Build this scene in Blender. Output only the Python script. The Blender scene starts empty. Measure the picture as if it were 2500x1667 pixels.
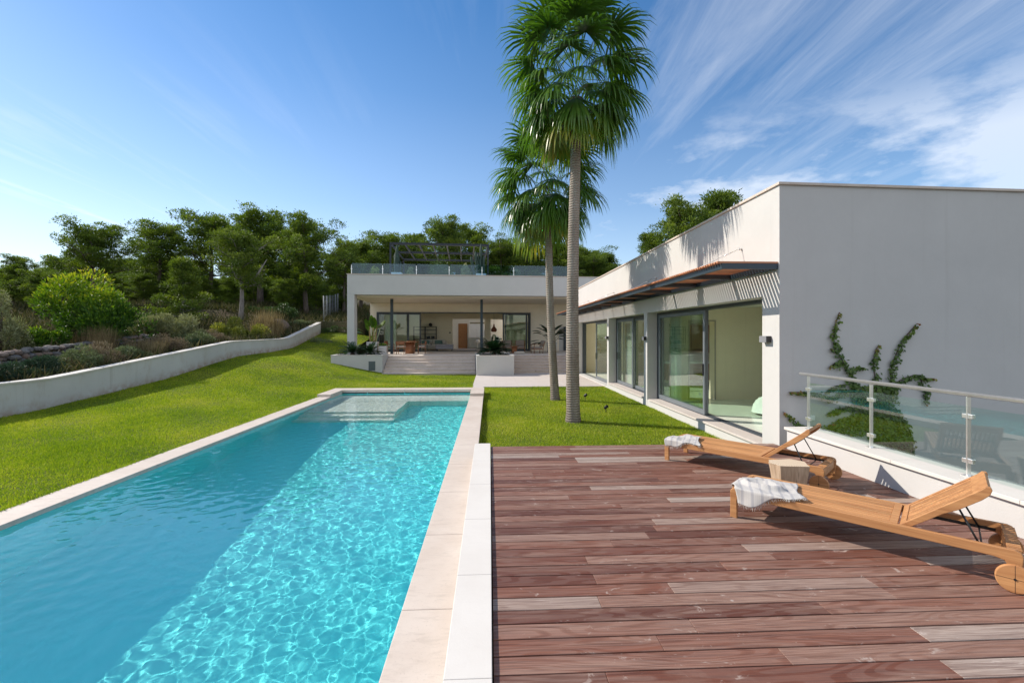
import bpy, bmesh, math, random
import numpy as np
from mathutils import Vector, Matrix, noise as mnoise
R=math.radians
random.seed(7); rng=np.random.default_rng(7)
scene=bpy.context.scene
col=scene.collection
SUN_AZ,SUN_EL=23.0,36.0      # degrees: azimuth from -X towards +Y

# ------------------------------------------------------------------ helpers
class MB:
    """collects polygons, builds one mesh object"""
    def __init__(s): s.v=[]; s.f=[]; s.m=[]; s.sm=[]; s.c=[]
    def add(s,vs,fs,mi=0,smooth=False,c=0.0):
        o=len(s.v); s.v.extend([tuple(p) for p in vs])
        for q in fs: s.f.append(tuple(i+o for i in q)); s.m.append(mi); s.sm.append(smooth); s.c.append(c)
    def box(s,x0,x1,y0,y1,z0,z1,mi=0,M=None,c=0.0):
        if x0>x1:x0,x1=x1,x0
        if y0>y1:y0,y1=y1,y0
        if z0>z1:z0,z1=z1,z0
        vs=[(x0,y0,z0),(x1,y0,z0),(x1,y1,z0),(x0,y1,z0),(x0,y0,z1),(x1,y0,z1),(x1,y1,z1),(x0,y1,z1)]
        if M is not None: vs=[M@Vector(p) for p in vs]
        s.add(vs,[(3,2,1,0),(4,5,6,7),(0,1,5,4),(1,2,6,5),(2,3,7,6),(3,0,4,7)],mi,False,c)
    def prism(s,poly,z0,z1,mi=0,M=None,axis='z',c=0.0):
        """poly: ccw 2d list; extruded along axis"""
        n=len(poly)
        def mk(p,z):
            if axis=='z': q=(p[0],p[1],z)
            elif axis=='y': q=(p[0],z,p[1])
            else: q=(z,p[0],p[1])
            return M@Vector(q) if M is not None else q
        vs=[mk(p,z0) for p in poly]+[mk(p,z1) for p in poly]
        fs=[tuple(range(n-1,-1,-1)),tuple(range(n,2*n))]+[(i,(i+1)%n,n+(i+1)%n,n+i) for i in range(n)]
        s.add(vs,fs,mi,False,c)
    def tube(s,pts,rad,n=8,mi=0,cap=True,smooth=True,c=0.0):
        pts=[Vector(p) for p in pts]
        rs=rad if isinstance(rad,(list,tuple)) else [rad]*len(pts)
        up=Vector((0,0,1)); vs=[]; prev=None
        for i,p in enumerate(pts):
            t=(pts[min(i+1,len(pts)-1)]-pts[max(i-1,0)])
            t=t.normalized() if t.length>1e-9 else up
            if prev is None:
                a=t.orthogonal().normalized() if abs(t.z)>0.99 else t.cross(up).normalized()
            else:
                a=(prev-t*prev.dot(t)); a=a.normalized() if a.length>1e-6 else t.orthogonal().normalized()
            prev=a; b=t.cross(a)
            for k in range(n):
                an=2*math.pi*k/n; vs.append(p+(a*math.cos(an)+b*math.sin(an))*rs[i])
        fs=[]
        for i in range(len(pts)-1):
            for k in range(n):
                k2=(k+1)%n; fs.append((i*n+k,i*n+k2,(i+1)*n+k2,(i+1)*n+k))
        s.add(vs,fs,mi,smooth,c)
        if cap:
            o=len(s.v)-len(vs); L=(len(pts)-1)*n
            s.f.append(tuple(o+k for k in range(n-1,-1,-1))); s.f.append(tuple(o+L+k for k in range(n)))
            s.m+= [mi,mi]; s.sm+=[False,False]; s.c+=[c,c]
    def lathe(s,prof,n=20,mi=0,M=None,smooth=True,c=0.0):
        """prof: list (r,z) bottom to top"""
        vs=[]
        for r,z in prof:
            for k in range(n):
                a=2*math.pi*k/n; q=Vector((r*math.cos(a),r*math.sin(a),z)); vs.append(M@q if M is not None else q)
        fs=[(i*n+k,i*n+(k+1)%n,(i+1)*n+(k+1)%n,(i+1)*n+k) for i in range(len(prof)-1) for k in range(n)]
        s.add(vs,fs,mi,smooth,c)
    def grid(s,fn,nu,nv,mi=0,smooth=True,c=0.0):
        vs=[fn(i/nu,j/nv) for j in range(nv+1) for i in range(nu+1)]
        fs=[(j*(nu+1)+i,j*(nu+1)+i+1,(j+1)*(nu+1)+i+1,(j+1)*(nu+1)+i) for j in range(nv) for i in range(nu)]
        s.add(vs,fs,mi,smooth,c)
    def mesh(s,name,mats):
        me=bpy.data.meshes.new(name)
        me.from_pydata(s.v,[],s.f)
        for m in (mats if isinstance(mats,(list,tuple)) else [mats]): me.materials.append(m)
        me.polygons.foreach_set('material_index',s.m)
        me.polygons.foreach_set('use_smooth',s.sm)
        if any(s.c):
            at=me.attributes.new('tone','FLOAT','FACE'); at.data.foreach_set('value',s.c)
        me.update(); return me

def obj(name,mb,mats,parent=None,bevel=0.0,loc=None,seg=2):
    me=mb.mesh(name,mats) if isinstance(mb,MB) else mb
    o=bpy.data.objects.new(name,me); col.objects.link(o)
    if parent is not None: o.parent=parent
    if loc is not None: o.location=loc
    if bevel>0:
        b=o.modifiers.new('bevel','BEVEL'); b.width=bevel; b.segments=seg; b.limit_method='ANGLE'; b.angle_limit=R(40)
    return o
def tag(o,label=None,cat=None,group=None,kind=None):
    if label: o['label']=label
    if cat: o['category']=cat
    if group: o['group']=group
    if kind: o['kind']=kind
    return o
def thing(name,label,cat,loc=(0,0,0),rz=0.0,group=None):
    o=bpy.data.objects.new(name,None); col.objects.link(o); o.empty_display_size=.2
    o.location=loc; o.rotation_euler=(0,0,rz)
    return tag(o,label,cat,group)
def structure(name,mb,mats,**k):
    return tag(obj(name,mb,mats,**k),kind='structure')
def copy_tree(o,parent=None,loc=None,rz=None,scale=None,label=None):
    c=o.copy(); col.objects.link(c); c.parent=parent
    if loc is not None: c.location=loc
    if rz is not None: c.rotation_euler=(0,0,rz)
    if scale is not None: c.scale=scale if isinstance(scale,tuple) else (scale,)*3
    if label: c['label']=label
    for ch in list(o.children): copy_tree(ch,c)
    return c
def fastmesh(name,V,F,mats,smooth=False,attrs=None):
    """V (n,3) F (m,k) numpy -> mesh"""
    me=bpy.data.meshes.new(name); n=len(V); m,k=F.shape
    me.vertices.add(n); me.vertices.foreach_set('co',V.astype(np.float32).ravel())
    me.loops.add(m*k); me.loops.foreach_set('vertex_index',F.astype(np.int32).ravel())
    me.polygons.add(m); me.polygons.foreach_set('loop_start',np.arange(0,m*k,k,dtype=np.int32))
    me.polygons.foreach_set('use_smooth',np.full(m,smooth))
    for q in (mats if isinstance(mats,(list,tuple)) else [mats]): me.materials.append(q)
    for an,(dom,vals) in (attrs or {}).items():
        a=me.attributes.new(an,'FLOAT',dom); a.data.foreach_set('value',vals.astype(np.float32))
    me.update(calc_edges=True); return me

# ------------------------------------------------------------------ materials
class N:
    """tiny node-tree builder"""
    def __init__(s,name):
        s.mat=bpy.data.materials.new(name); s.mat.use_nodes=True
        s.t=s.mat.node_tree; s.t.nodes.clear()
        s.out=s.t.nodes.new('ShaderNodeOutputMaterial')
    def n(s,typ,**k):
        nd=s.t.nodes.new('ShaderNode'+typ)
        for a,v in k.items(): setattr(nd,a,v)
        return nd
    def set(s,sock,val):
        if hasattr(val,'outputs'): val=val.outputs[0]
        if hasattr(val,'is_output') : s.t.links.new(val,sock)
        else:
            if isinstance(val,(tuple,list)) and len(val)==3 and sock.type=='RGBA': val=(*val,1)
            sock.default_value=val
    def coord(s,kind='Object',scale=(1,1,1),rot=(0,0,0),loc=(0,0,0)):
        tc=s.n('TexCoord'); mp=s.n('Mapping')
        s.t.links.new(tc.outputs[kind],mp.inputs[0])
        mp.inputs['Scale'].default_value=scale; mp.inputs['Rotation'].default_value=rot; mp.inputs['Location'].default_value=loc
        return mp.outputs[0]
    def noise(s,vec=None,scale=5,detail=4,rough=.55,dist=0.0,out=0):
        nd=s.n('TexNoise'); nd.inputs['Scale'].default_value=scale; nd.inputs['Detail'].default_value=detail
        nd.inputs['Roughness'].default_value=rough; nd.inputs['Distortion'].default_value=dist
        if vec is not None: s.t.links.new(vec,nd.inputs['Vector'])
        return nd.outputs[out]
    def vor(s,vec=None,scale=5,feature='F1',out='Distance'):
        nd=s.n('TexVoronoi',feature=feature); nd.inputs['Scale'].default_value=scale
        if vec is not None: s.t.links.new(vec,nd.inputs['Vector'])
        return nd.outputs[out]
    def ramp(s,fac,stops,interp='LINEAR'):
        nd=s.n('ValToRGB'); cr=nd.color_ramp; cr.interpolation=interp
        while len(cr.elements)<len(stops): cr.elements.new(.5)
        for e,(p,c) in zip(cr.elements,stops):
            e.position=p; e.color=(*c,1) if isinstance(c,(tuple,list)) else (c,c,c,1)
        s.set(nd.inputs[0],fac); return nd.outputs[0]
    def mix(s,fac,a,b,mode='MIX'):
        nd=s.n('Mix',data_type='RGBA',blend_type=mode)
        s.set(nd.inputs[0],fac); s.set(nd.inputs[6],a); s.set(nd.inputs[7],b); return nd.outputs[2]
    def math(s,op,a,b=0.0,c=0.0,clamp=False):
        nd=s.n('Math',operation=op,use_clamp=clamp); s.set(nd.inputs[0],a); s.set(nd.inputs[1],b); s.set(nd.inputs[2],c); return nd.outputs[0]
    def attr(s,name,out='Fac'):
        return s.n('Attribute',attribute_name=name).outputs[out]
    def bump(s,h,strength=.2,dist=.01,normal=None):
        nd=s.n('Bump'); nd.inputs['Strength'].default_value=strength; nd.inputs['Distance'].default_value=dist
        s.set(nd.inputs['Height'],h)
        if normal is not None: s.set(nd.inputs['Normal'],normal)
        return nd.outputs[0]
    def pbsdf(s,color,rough=.6,metal=0.0,spec=.5,normal=None,**k):
        p=s.n('BsdfPrincipled'); s.set(p.inputs['Base Color'],color); s.set(p.inputs['Roughness'],rough)
        s.set(p.inputs['Metallic'],metal); s.set(p.inputs['Specular IOR Level'],spec)
        if normal is not None: s.set(p.inputs['Normal'],normal)
        for a,v in k.items(): s.set(p.inputs[a.replace('_',' ')],v)
        return p.outputs[0]
    def done(s,sh):
        s.set(s.out.inputs[0],sh); return s.mat

def m_plain(name,color,rough=.6,metal=0.0,spec=.5,var=.06,nscale=6,bump=0.0,bscale=60):
    q=N(name); v=q.coord()
    n=q.noise(v,nscale,4)
    c=q.mix(q.ramp(n,[(.3,0),(.7,1)]),tuple(x*(1-var) for x in color),tuple(min(1,x*(1+var)) for x in color))
    nm=q.bump(q.noise(v,bscale,3),.3,bump) if bump>0 else None
    return q.done(q.pbsdf(c,rough,metal,spec,nm))
def m_plaster(name,base=(.58,.56,.537),stain=0.0,col2=(.55,.50,.43)):
    q=N(name); v=q.coord()
    big=q.noise(v,.7,5,.6); fine=q.noise(v,38,5,.65); mid=q.noise(v,3.2,6,.7,.3)
    c=q.mix(q.ramp(big,[(.3,0),(.7,1)]),tuple(x*.92 for x in base),base)
    c=q.mix(q.ramp(mid,[(.40,.0),(.72,.10)]),c,tuple(x*.70 for x in base))
    c=q.mix(q.ramp(fine,[(.35,.08),(.65,0)]),c,tuple(x*.8 for x in base))
    drip=q.noise(q.coord(scale=(7,7,.22)),1,4,.65); c=q.mix(q.ramp(drip,[(.60,0),(.80,.16)]),c,tuple(x*.55*k for x,k in zip(base,(1,.94,.84))))
    if stain>0:
        vs=q.coord(scale=(1.3,1.3,.35)); st=q.noise(vs,1.4,6,.65)
        c=q.mix(q.ramp(st,[(.50,0),(.72,stain)]),c,col2)
    nm=q.bump(q.math('ADD',q.noise(v,55,4),q.math('MULTIPLY',q.noise(v,4,3),2.5)),.35,.004)
    return q.done(q.pbsdf(c,.88,0,.25,nm))
M={}
M['plaster']=m_plaster('white_plaster')
M['plaster_in']=m_plaster('indoor_paint',(.90,.80,.61))
M['plaster_warm']=m_plaster('hall_paint',(.86,.83,.75))
M['cream']=m_plaster('terrace_plaster_lifted',(.90,.80,.65))  # lighter plaster copy, warm bounce light under the terrace roof put into its colour
M['concrete']=m_plaster('garden_wall_render',(.60,.58,.55),.85,(.36,.29,.22))
def m_stone(name,a,b,joint=(0,0),pores=.5,vein=.5):
    q=N(name); v=q.coord()
    big=q.noise(v,1.6,6,.62,.4); mid=q.noise(q.coord(scale=(1,3,1)),6,6,.7,.6)
    c=q.mix(q.ramp(big,[(.32,0),(.68,1)]),a,b)
    c=q.mix(q.ramp(mid,[(.50,0),(.74,vein)]),c,tuple(x*.72 for x in a))
    pore=q.ramp(q.noise(v,70,3,.7),[(.60,0),(.72,pores)])
    c=q.mix(pore,c,tuple(x*.55 for x in a))
    spot=q.ramp(q.vor(v,1.1),[(.02,.8),(.045,0)])
    c=q.mix(spot,c,(.30,.20,.13))
    nm=q.bump(q.noise(v,60,4),.25,.003)
    return q.done(q.pbsdf(c,.62,0,.35,nm))
M['travertine']=m_stone('pool_coping_stone',(.56,.465,.39),(.64,.55,.475))
M['limestone']=m_stone('pale_limestone',(.65,.60,.545),(.69,.645,.59),pores=.08,vein=.12)
M['pavestone']=m_stone('path_stone',(.56,.49,.445),(.62,.555,.51),pores=.2)
M['stepstone']=m_stone('step_stone',(.60,.50,.43),(.68,.58,.51),pores=.2)
M['frame']=m_plain('anthracite_metal',(.045,.055,.066),.42,0,.5,.1,8)
M['frame_grey']=m_plain('grey_metal',(.17,.19,.21),.4,.2,.5,.08,8)
M['bluesteel']=m_plain('blue_grey_steel',(.028,.045,.062),.4,0,.5,.1,8)
M['steel']=m_plain('stainless_steel',(.88,.86,.83),.33,.9,.5,.05,20)
M['black']=m_plain('black_metal',(.012,.012,.013),.45)
M['white']=m_plain('white_paint',(.78,.77,.75),.5,0,.4,.03)
def m_glass(name,tint,refl=1.0,ior=1.5):
    q=N(name)
    tr=q.n('BsdfTransparent'); tr.inputs[0].default_value=(*tint,1)
    gl=q.n('BsdfGlossy'); gl.inputs['Roughness'].default_value=0.0; gl.inputs[0].default_value=(1,1,1,1)
    fr=q.n('Fresnel'); ge=q.n('NewGeometry')
    q.set(fr.inputs[0],q.math('ADD',ior,q.math('MULTIPLY',ge.outputs['Backfacing'],1/ior-ior)))
    mx=q.n('MixShader'); q.set(mx.inputs[0],q.math('MULTIPLY',fr.outputs[0],refl,clamp=True))
    q.t.links.new(tr.outputs[0],mx.inputs[1]); q.t.links.new(gl.outputs[0],mx.inputs[2])
    return q.done(mx.outputs[0])
M['glass']=m_glass('window_glass',(.88,.95,.90),1.25)
M['glass_rail']=m_glass('railing_glass',(.90,.97,.94),1.5)
def m_wood(name,a,b,scale=1.0,axis='x',rough=.5):
    """solid timber with grain along one axis; tone attribute shifts each board"""
    q=N(name)
    sc={'x':(.9,14,14),'y':(14,.9,14),'z':(14,14,.9)}[axis]
    v=q.coord(scale=tuple(s*scale for s in sc)); t=q.attr('tone')
    va=q.n('VectorMath',operation='ADD'); q.t.links.new(v,va.inputs[0])
    cb=q.n('CombineXYZ'); 
    for i in range(3): q.set(cb.inputs[i],q.math('MULTIPLY',t,37.0+11*i))
    q.t.links.new(cb.outputs[0],va.inputs[1]); v=va.outputs[0]
    g=q.noise(v,1.0,6,.6,1.6); g2=q.noise(v,5.0,3,.6)
    c=q.mix(q.ramp(g,[(.3,0),(.72,1)]),a,b)
    c=q.mix(q.ramp(g2,[(.5,0),(.8,.25)]),c,tuple(x*.6 for x in a))
    hs=q.n('HueSaturation'); q.set(hs.inputs['Value'],q.math('MULTIPLY_ADD',t,.5,.78)); q.set(hs.inputs['Color'],c)
    nm=q.bump(g2,.25,.002)
    return q.done(q.pbsdf(hs.outputs[0],rough,0,.4,nm))
M['teak']=m_wood('teak',(.34,.145,.055),(.55,.28,.115))
M['teak_y']=m_wood('teak_upright',(.36,.13,.04),(.54,.24,.08),axis='z')
M['oak']=m_wood('oak_door',(.40,.17,.06),(.52,.25,.09),axis='z',rough=.45)
M['cedar']=m_wood('awning_slat_wood',(.44,.165,.08),(.60,.26,.13))
def m_fabric(name,color,var=.1,scale=300):
    q=N(name); v=q.coord(); n=q.noise(v,scale,2); w=q.noise(v,9,4)
    c=q.mix(q.ramp(w,[(.3,0),(.7,1)]),tuple(x*(1-var) for x in color),color)
    return q.done(q.pbsdf(c,.95,0,.15,q.bump(n,.4,.002),Sheen_Weight=.2))
M['linen']=m_fabric('cream_linen',(.58,.53,.46))
M['cushion']=m_fabric('taupe_cushion',(.30,.25,.21))
M['sage']=m_fabric('sage_cushion',(.12,.20,.18))
M['greyfab']=m_fabric('grey_upholstery',(.36,.35,.38))
M['sheet']=m_fabric('white_duvet',(.72,.74,.68))
M['curtain']=m_fabric('sheer_curtain',(.72,.72,.66))
# ------------------------------------------------------------------ ground heights
GXN=[-12.2,-9.5,-8,-5.6,-3,-0.5,6]
GYN=[-8,12,15,17.3,20,22,25.2,28,33,37]
GZN=np.array([
 [-.22,-.21,-.20,-.205,-.21,-.21,-.33],
 [-.21,-.20,-.20,-.205,-.21,-.21,-.33],
 [ .02,-.08,-.16,-.205,-.22,-.24,-.33],
 [ .22, .06,-.10,-.22,-.26,-.30,-.33],
 [ .60, .38, .10,-.26,-.32,-.34,-.33],
 [ .86, .60, .20,-.29,-.35,-.35,-.33],
 [ .95, .50, .14,-.36,-.38,-.38,-.35],
 [1.02,1.02, .85, .30,-.2,-.2,-.2],
 [2.05,1.85,1.6,1.5,1.4,1.4,1.4],
 [2.7,2.5,2.3,2.2,2.2,2.2,2.2]])
_gx=np.arange(-12.2,6.01,.2); _gy=np.arange(-8,37.01,.2)
def _bil():
    tmp=np.array([np.interp(_gx,GXN,r) for r in GZN])
    g=np.array([np.interp(_gy,GYN,tmp[:,i]) for i in range(len(_gx))]).T
    k=np.exp(-.5*(np.arange(-6,7)/2.6)**2); k/=k.sum()
    g=np.apply_along_axis(lambda a:np.convolve(np.pad(a,6,mode='edge'),k,'valid'),0,g)
    g=np.apply_along_axis(lambda a:np.convolve(np.pad(a,6,mode='edge'),k,'valid'),1,g)
    return g
_G=_bil()
def gz_np(X,Y):
    fx=np.clip((np.asarray(X)+12.2)/.2,0,len(_gx)-1.001); fy=np.clip((np.asarray(Y)+8)/.2,0,len(_gy)-1.001)
    i=fx.astype(int); j=fy.astype(int); a=fx-i; b=fy-j
    return _G[j,i]*(1-a)*(1-b)+_G[j,i+1]*a*(1-b)+_G[j+1,i]*(1-a)*b+_G[j+1,i+1]*a*b
def gz(x,y): return float(gz_np(np.array([x]),np.array([y]))[0])

# lawn patches: (x0,x1,y0,y1)
LAWN=[(-11.82,-5.53,-6,16.9),(-11.82,-.66,16.74,25.6),(-11.82,-8.35,25.6,33.2),(-.24,4.74,7.36,18.62)]
TH=R(3.0); HP=(-2.0,27.4)
def lawn():
    mb=MB()
    for x0,x1,y0,y1 in LAWN:
        nx=max(2,int((x1-x0)/.3)); ny=max(2,int((y1-y0)/.3))
        def fn(u,v):
            x=x0+(x1-x0)*u; y=y0+(y1-y0)*v
            return (x,y,gz(x,y) if x<-.3 else -.335)
        mb.grid(fn,nx,ny)
    q=N('lawn_soil'); v=q.coord(); n=q.noise(v,2.5,5); n2=q.noise(v,40,4)
    c=q.mix(n,(.055,.085,.012),(.10,.13,.02)); c=q.mix(q.ramp(n2,[(.4,.0),(.7,.6)]),c,(.10,.085,.03))
    structure('lawn',mb,q.done(q.pbsdf(c,.95,0,.1)))
lawn()

# wall-top profile of the garden boundary wall (Y, base z, top z)
BW=[(-8,-.22,.64),(11.6,-.22,.64),(12.8,-.21,.64),(15,.0,.86),(17.3,.2,1.09),(21.5,.84,1.53),(24,.9,1.56),(27.3,.96,1.62),(32.5,2.0,2.70)]
def wtop(y): return float(np.interp(y,[b[0] for b in BW],[b[2] for b in BW]))

TH=R(3.0); HP=(-2.0,27.4)
def tz(x,y):
    """height of the wild land around the garden"""
    lx=(x-HP[0])*math.cos(TH)+(y-HP[1])*math.sin(TH)
    if x>-11.95 and y<33.4 or (lx>-6.7 and y<46): return -3.4
    w=np.interp(y,[b[0] for b in BW],[b[2] for b in BW])-.10
    if y>32.5: w=2.6
    far=max(0,y-33)
    h=w
    if x<-14.75: h=w+.30+min(1.2,(-14.75-x)*.06) if y<25 else w+.25*min(1,(-14.75-x)/2)+min(1.2,(-14.75-x)*.05)
    h+=min(far*.10,9.0)
    h+=.22*mnoise.noise(Vector((x*.25,y*.25,3)))*(1 if x<-15.5 or y>34 else .35)
    if far>0: h+=.5*mnoise.noise(Vector((x*.07,y*.07,9)))
    return h
def terrain():
    xs=[-400,-200,-120,-80,-60,-50,-44,-38,-34,-30,-28,-26,-24,-22,-20,-19,-18,-17.2,-16.4,-15.6,-15,-14.8,-14.6,-14,-13.4,-12.8,-12.3,-12.02,-11.9,-10,-9.6,-9.3,-9,-8.7,-8.4,-8,-6,-4,-2,0,3,6,9,12,16,20,25,30,36,44,60,90,150,400]
    ys=[-300,-60,-20,-8]+[i*.9 for i in range(-7,37)]+[33.2,33.45,34,35,36,37,38.5,40,42,44,46,48,51,54,57,60,64,68,74,80,90,110,150,240,500]
    mb=MB(); nx,ny=len(xs),len(ys)
    vs=[(x,y,tz(x,y)) for y in ys for x in xs]
    fs=[(j*nx+i,j*nx+i+1,(j+1)*nx+i+1,(j+1)*nx+i) for j in range(ny-1) for i in range(nx-1)]
    mb.add(vs,fs,0,True)
    q=N('wild_ground'); v=q.coord(); n=q.noise(v,.5,6,.65); n2=q.noise(v,9,5,.7)
    c=q.mix(q.ramp(n,[(.35,0),(.65,1)]),(.085,.062,.038),(.055,.06,.025)); c=q.mix(q.ramp(n2,[(.45,0),(.75,.7)]),c,(.16,.115,.075))
    structure('terrain',mb,q.done(q.pbsdf(c,.95,0,.1,q.bump(n2,.8,.06))))
terrain()

def boundary_wall():
    mb=MB(); cp=MB(); X0,X1=-12.05,-11.8
    P=[]
    for a,b in zip(BW[:-1],BW[1:]):
        n=max(1,int((b[0]-a[0])/.6))
        for i in range(n): 
            t=i/n; P.append(tuple(a[k]+(b[k]-a[k])*t for k in range(3)))
    P.append(BW[-1])
    Q=[P[0]]+[tuple(.15*P[i-1][k]+.7*P[i][k]+.15*P[i+1][k] for k in range(3)) for i in range(1,len(P)-1)]+[P[-1]]
    def ribbon(m,xa,xb,zb,zt):
        n=len(Q); vs=[]
        for q in Q:
            y=q[0]; b=zb(q); t=zt(q); vs+= [(xa,y,b),(xb,y,b),(xb,y,t),(xa,y,t)]
        fs=[]
        for i in range(n-1):
            a=i*4;b=a+4
            for k in range(4): k2=(k+1)%4; fs.append((a+k,b+k,b+k2,a+k2))
        fs+= [(0,1,2,3),((n-1)*4+3,(n-1)*4+2,(n-1)*4+1,(n-1)*4)]
        m.add(vs,fs)
    n=len(Q); V=[];tn=[]
    for q in Q:
        for x,z,t_ in ((X0,q[1]-.6,1),(X1,q[1]-.6,1),(X1,q[1]+.02,1),(X1,q[1]+.30,0),(X1,q[2]-.042,0),(X0,q[2]-.042,0)): V.append((x,q[0],z)); tn.append(t_)
    F=[(i*6+k,(i+1)*6+k,(i+1)*6+(k+1)%6,i*6+(k+1)%6) for i in range(n-1) for k in range(6)]
    wall_me=fastmesh('wall',np.array(V,float),np.array(F),[],False,{'tone':('POINT',np.array(tn,float))})
    ribbon(cp,X0-.03,X1+.03,lambda q:q[2]-.04,lambda q:q[2])
    w=thing('garden_wall','long low rendered white wall along the left edge of the lawn, stained at its foot','wall',(0,0,0))
    q=N('garden_wall_render'); v=q.coord(); big=q.noise(v,.8,5,.6)
    c=q.mix(q.ramp(big,[(.3,0),(.7,1)]),(.53,.52,.50),(.62,.61,.59))
    st=q.noise(q.coord(scale=(2,1.1,.5)),1.7,6,.7); c=q.mix(q.ramp(st,[(.55,0),(.75,.55)]),c,(.40,.32,.23))
    dr=q.noise(q.coord(scale=(3,5,.25)),1.2,4,.6); c=q.mix(q.ramp(dr,[(.60,0),(.75,.35)]),c,(.30,.27,.22))
    foot=q.math('MULTIPLY',q.attr('tone'),q.ramp(q.noise(q.coord(scale=(1,1.6,2)),2.2,6,.7),[(.36,0),(.60,1)])); c=q.mix(q.math('MULTIPLY',foot,.75),c,(.36,.22,.13))
    wall_me.materials.append(q.done(q.pbsdf(c,.9,0,.2,q.bump(q.noise(v,30,5),.4,.006)))); obj('wall',wall_me,None,w)
    obj('capping',cp,M['limestone'],w)
boundary_wall()

# ------------------------------------------------------------------ pool
PX0,PX1,PY0,PY1=-5.16,-.62,-2.5,16.2
ZW=-.262
def floor_d(y): return float(np.interp(y,[-3,5.2,10.5,20],[1.6,1.55,1.2,1.2]))
def pool():
    root=thing('swimming_pool','long rectangular turquoise swimming pool with pale stone rim and underwater steps at its far end','swimming pool',(0,0,0))
    q=N('pool_mosaic'); v=q.coord()
    n=q.noise(v,1.3,3); c=q.mix(n,(.15,.88,.90),(.20,.93,.94))
    tile=q.done(q.pbsdf(c,.5,0,.3))
    mb=MB()
    ys=list(np.arange(PY0,PY1,.4))+[PY1]; n=len(ys); top=-.21
    vs=[];
    for y in ys:
        d=ZW-floor_d(y); vs+=[(PX0,y,top),(PX0,y,d),(PX1,y,d),(PX1,y,top)]
    fs=[]
    for i in range(n-1):
        a=i*4;b=a+4; fs+=[(a,b,b+1,a+1),(a+1,b+1,b+2,a+2),(a+2,b+2,b+3,a+3)]
    fs+=[(0,1,2,3),((n-1)*4+3,(n-1)*4+2,(n-1)*4+1,(n-1)*4)]
    mb.add(vs,fs)
    basin=obj('basin',mb,tile,root)
    q=N('pool_step_stone'); v=q.coord(); nn=q.noise(v,3,5); c=q.mix(nn,(.86,.88,.80),(.92,.93,.85)); stone=q.done(q.pbsdf(c,.6,0,.3))
    sb=MB(); bot=ZW-1.6
    sb.box(PX0+.003,PX1-.003,14.78,PY1-.003,bot,ZW-.38)
    for d,y0 in ((.42,12.9),(.68,12.55),(.95,12.2)):
        sb.box(PX0+.003,-2.62+(.002 if d>.5 else 0)+(.06 if d>.7 else 0),y0,14.777,bot+d*.01,ZW-d)
    obj('steps',sb,stone,root)
    # rim slabs
    cp=MB()
    def slabs(x0,x1,y0,y1,z0,z1,L,ax):
        if ax=='y':
            y=y0
            while y<y1-.05:
                e=min(y+L,y1); e=y1 if y1-e<.3 else e
                cp.box(x0,x1,y+.0015,e-.0015,z0,z1); y=e
        else:
            x=x0
            while x<x1-.05:
                e=min(x+L,x1); e=x1 if x1-e<.3 else e
                cp.box(x+.0015,e-.0015,y0,y1,z0,z1); x=e
    slabs(-5.56,PX0+.02,PY0-.4,15.03,-.26,-.2,1.25,'y')
    slabs(PX1-.02,-.2,PY0-.4,15.03,-.26,-.2,1.25,'y')
    slabs(-5.58,PX0+.02,15.03,16.2,-.26,-.12,1.3,'y')
    slabs(PX1-.02,-.19,15.03,16.2,-.26,-.12,1.3,'y')
    slabs(-5.58,-.19,16.2,16.78,-.26,-.12,1.3,'x')
    obj('rim',cp,M['travertine'],root,bevel=.006)
    sh=MB(); sh.box(-.60,-.215,PY0-.4,16.7,-1.0,-.262); sh.box(-5.5,-5.17,PY0-.4,16.7,-1.0,-.262); sh.box(-5.17,-.60,16.25,16.7,-1.0,-.262)
    obj('shell',sh,M['plaster'],root)
    return root,basin
pool_root,basin=pool()
def water():
    dx=.015; xs=np.arange(PX0+.001,PX1,dx); ys=np.arange(PY0,PY1,dx)
    X,Y=np.meshgrid(xs,ys); Z=np.zeros_like(X)
    r=np.random.default_rng(5)
    for k in range(WN):
        L=WL0*(WL1/WL0)**r.random(); th=r.normal(.3,1.1); kx=2*np.pi/L*np.cos(th); ky=2*np.pi/L*np.sin(th)
        Z+=WA*L**1.33*np.sin(kx*X+ky*Y+r.random()*6.28)
    V=np.stack([X,Y,ZW+Z],-1).reshape(-1,3); ny,nx=X.shape
    i=(np.arange(ny-1)[:,None]*nx+np.arange(nx-1)[None,:]).ravel()
    F=np.stack([i,i+1,i+nx+1,i+nx],-1)
    q=N('pool_water')
    g=q.n('BsdfPrincipled')
    q.set(g.inputs['Base Color'],(.85,1.0,1.0)); g.inputs['Roughness'].default_value=0; g.inputs['IOR'].default_value=1.33; g.inputs['Transmission Weight'].default_value=1
    me=fastmesh('water',V,F,q.done(g.outputs[0]),True)
    o=bpy.data.objects.new('water',me); col.objects.link(o); tag(o,kind='structure')
    o.cycles.is_caustics_caster=True
    return o
WN,WL0,WL1,WA=150,.045,.30,.00088
wat=water()
for ch in pool_root.children: ch.cycles.is_caustics_receiver=True
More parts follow.
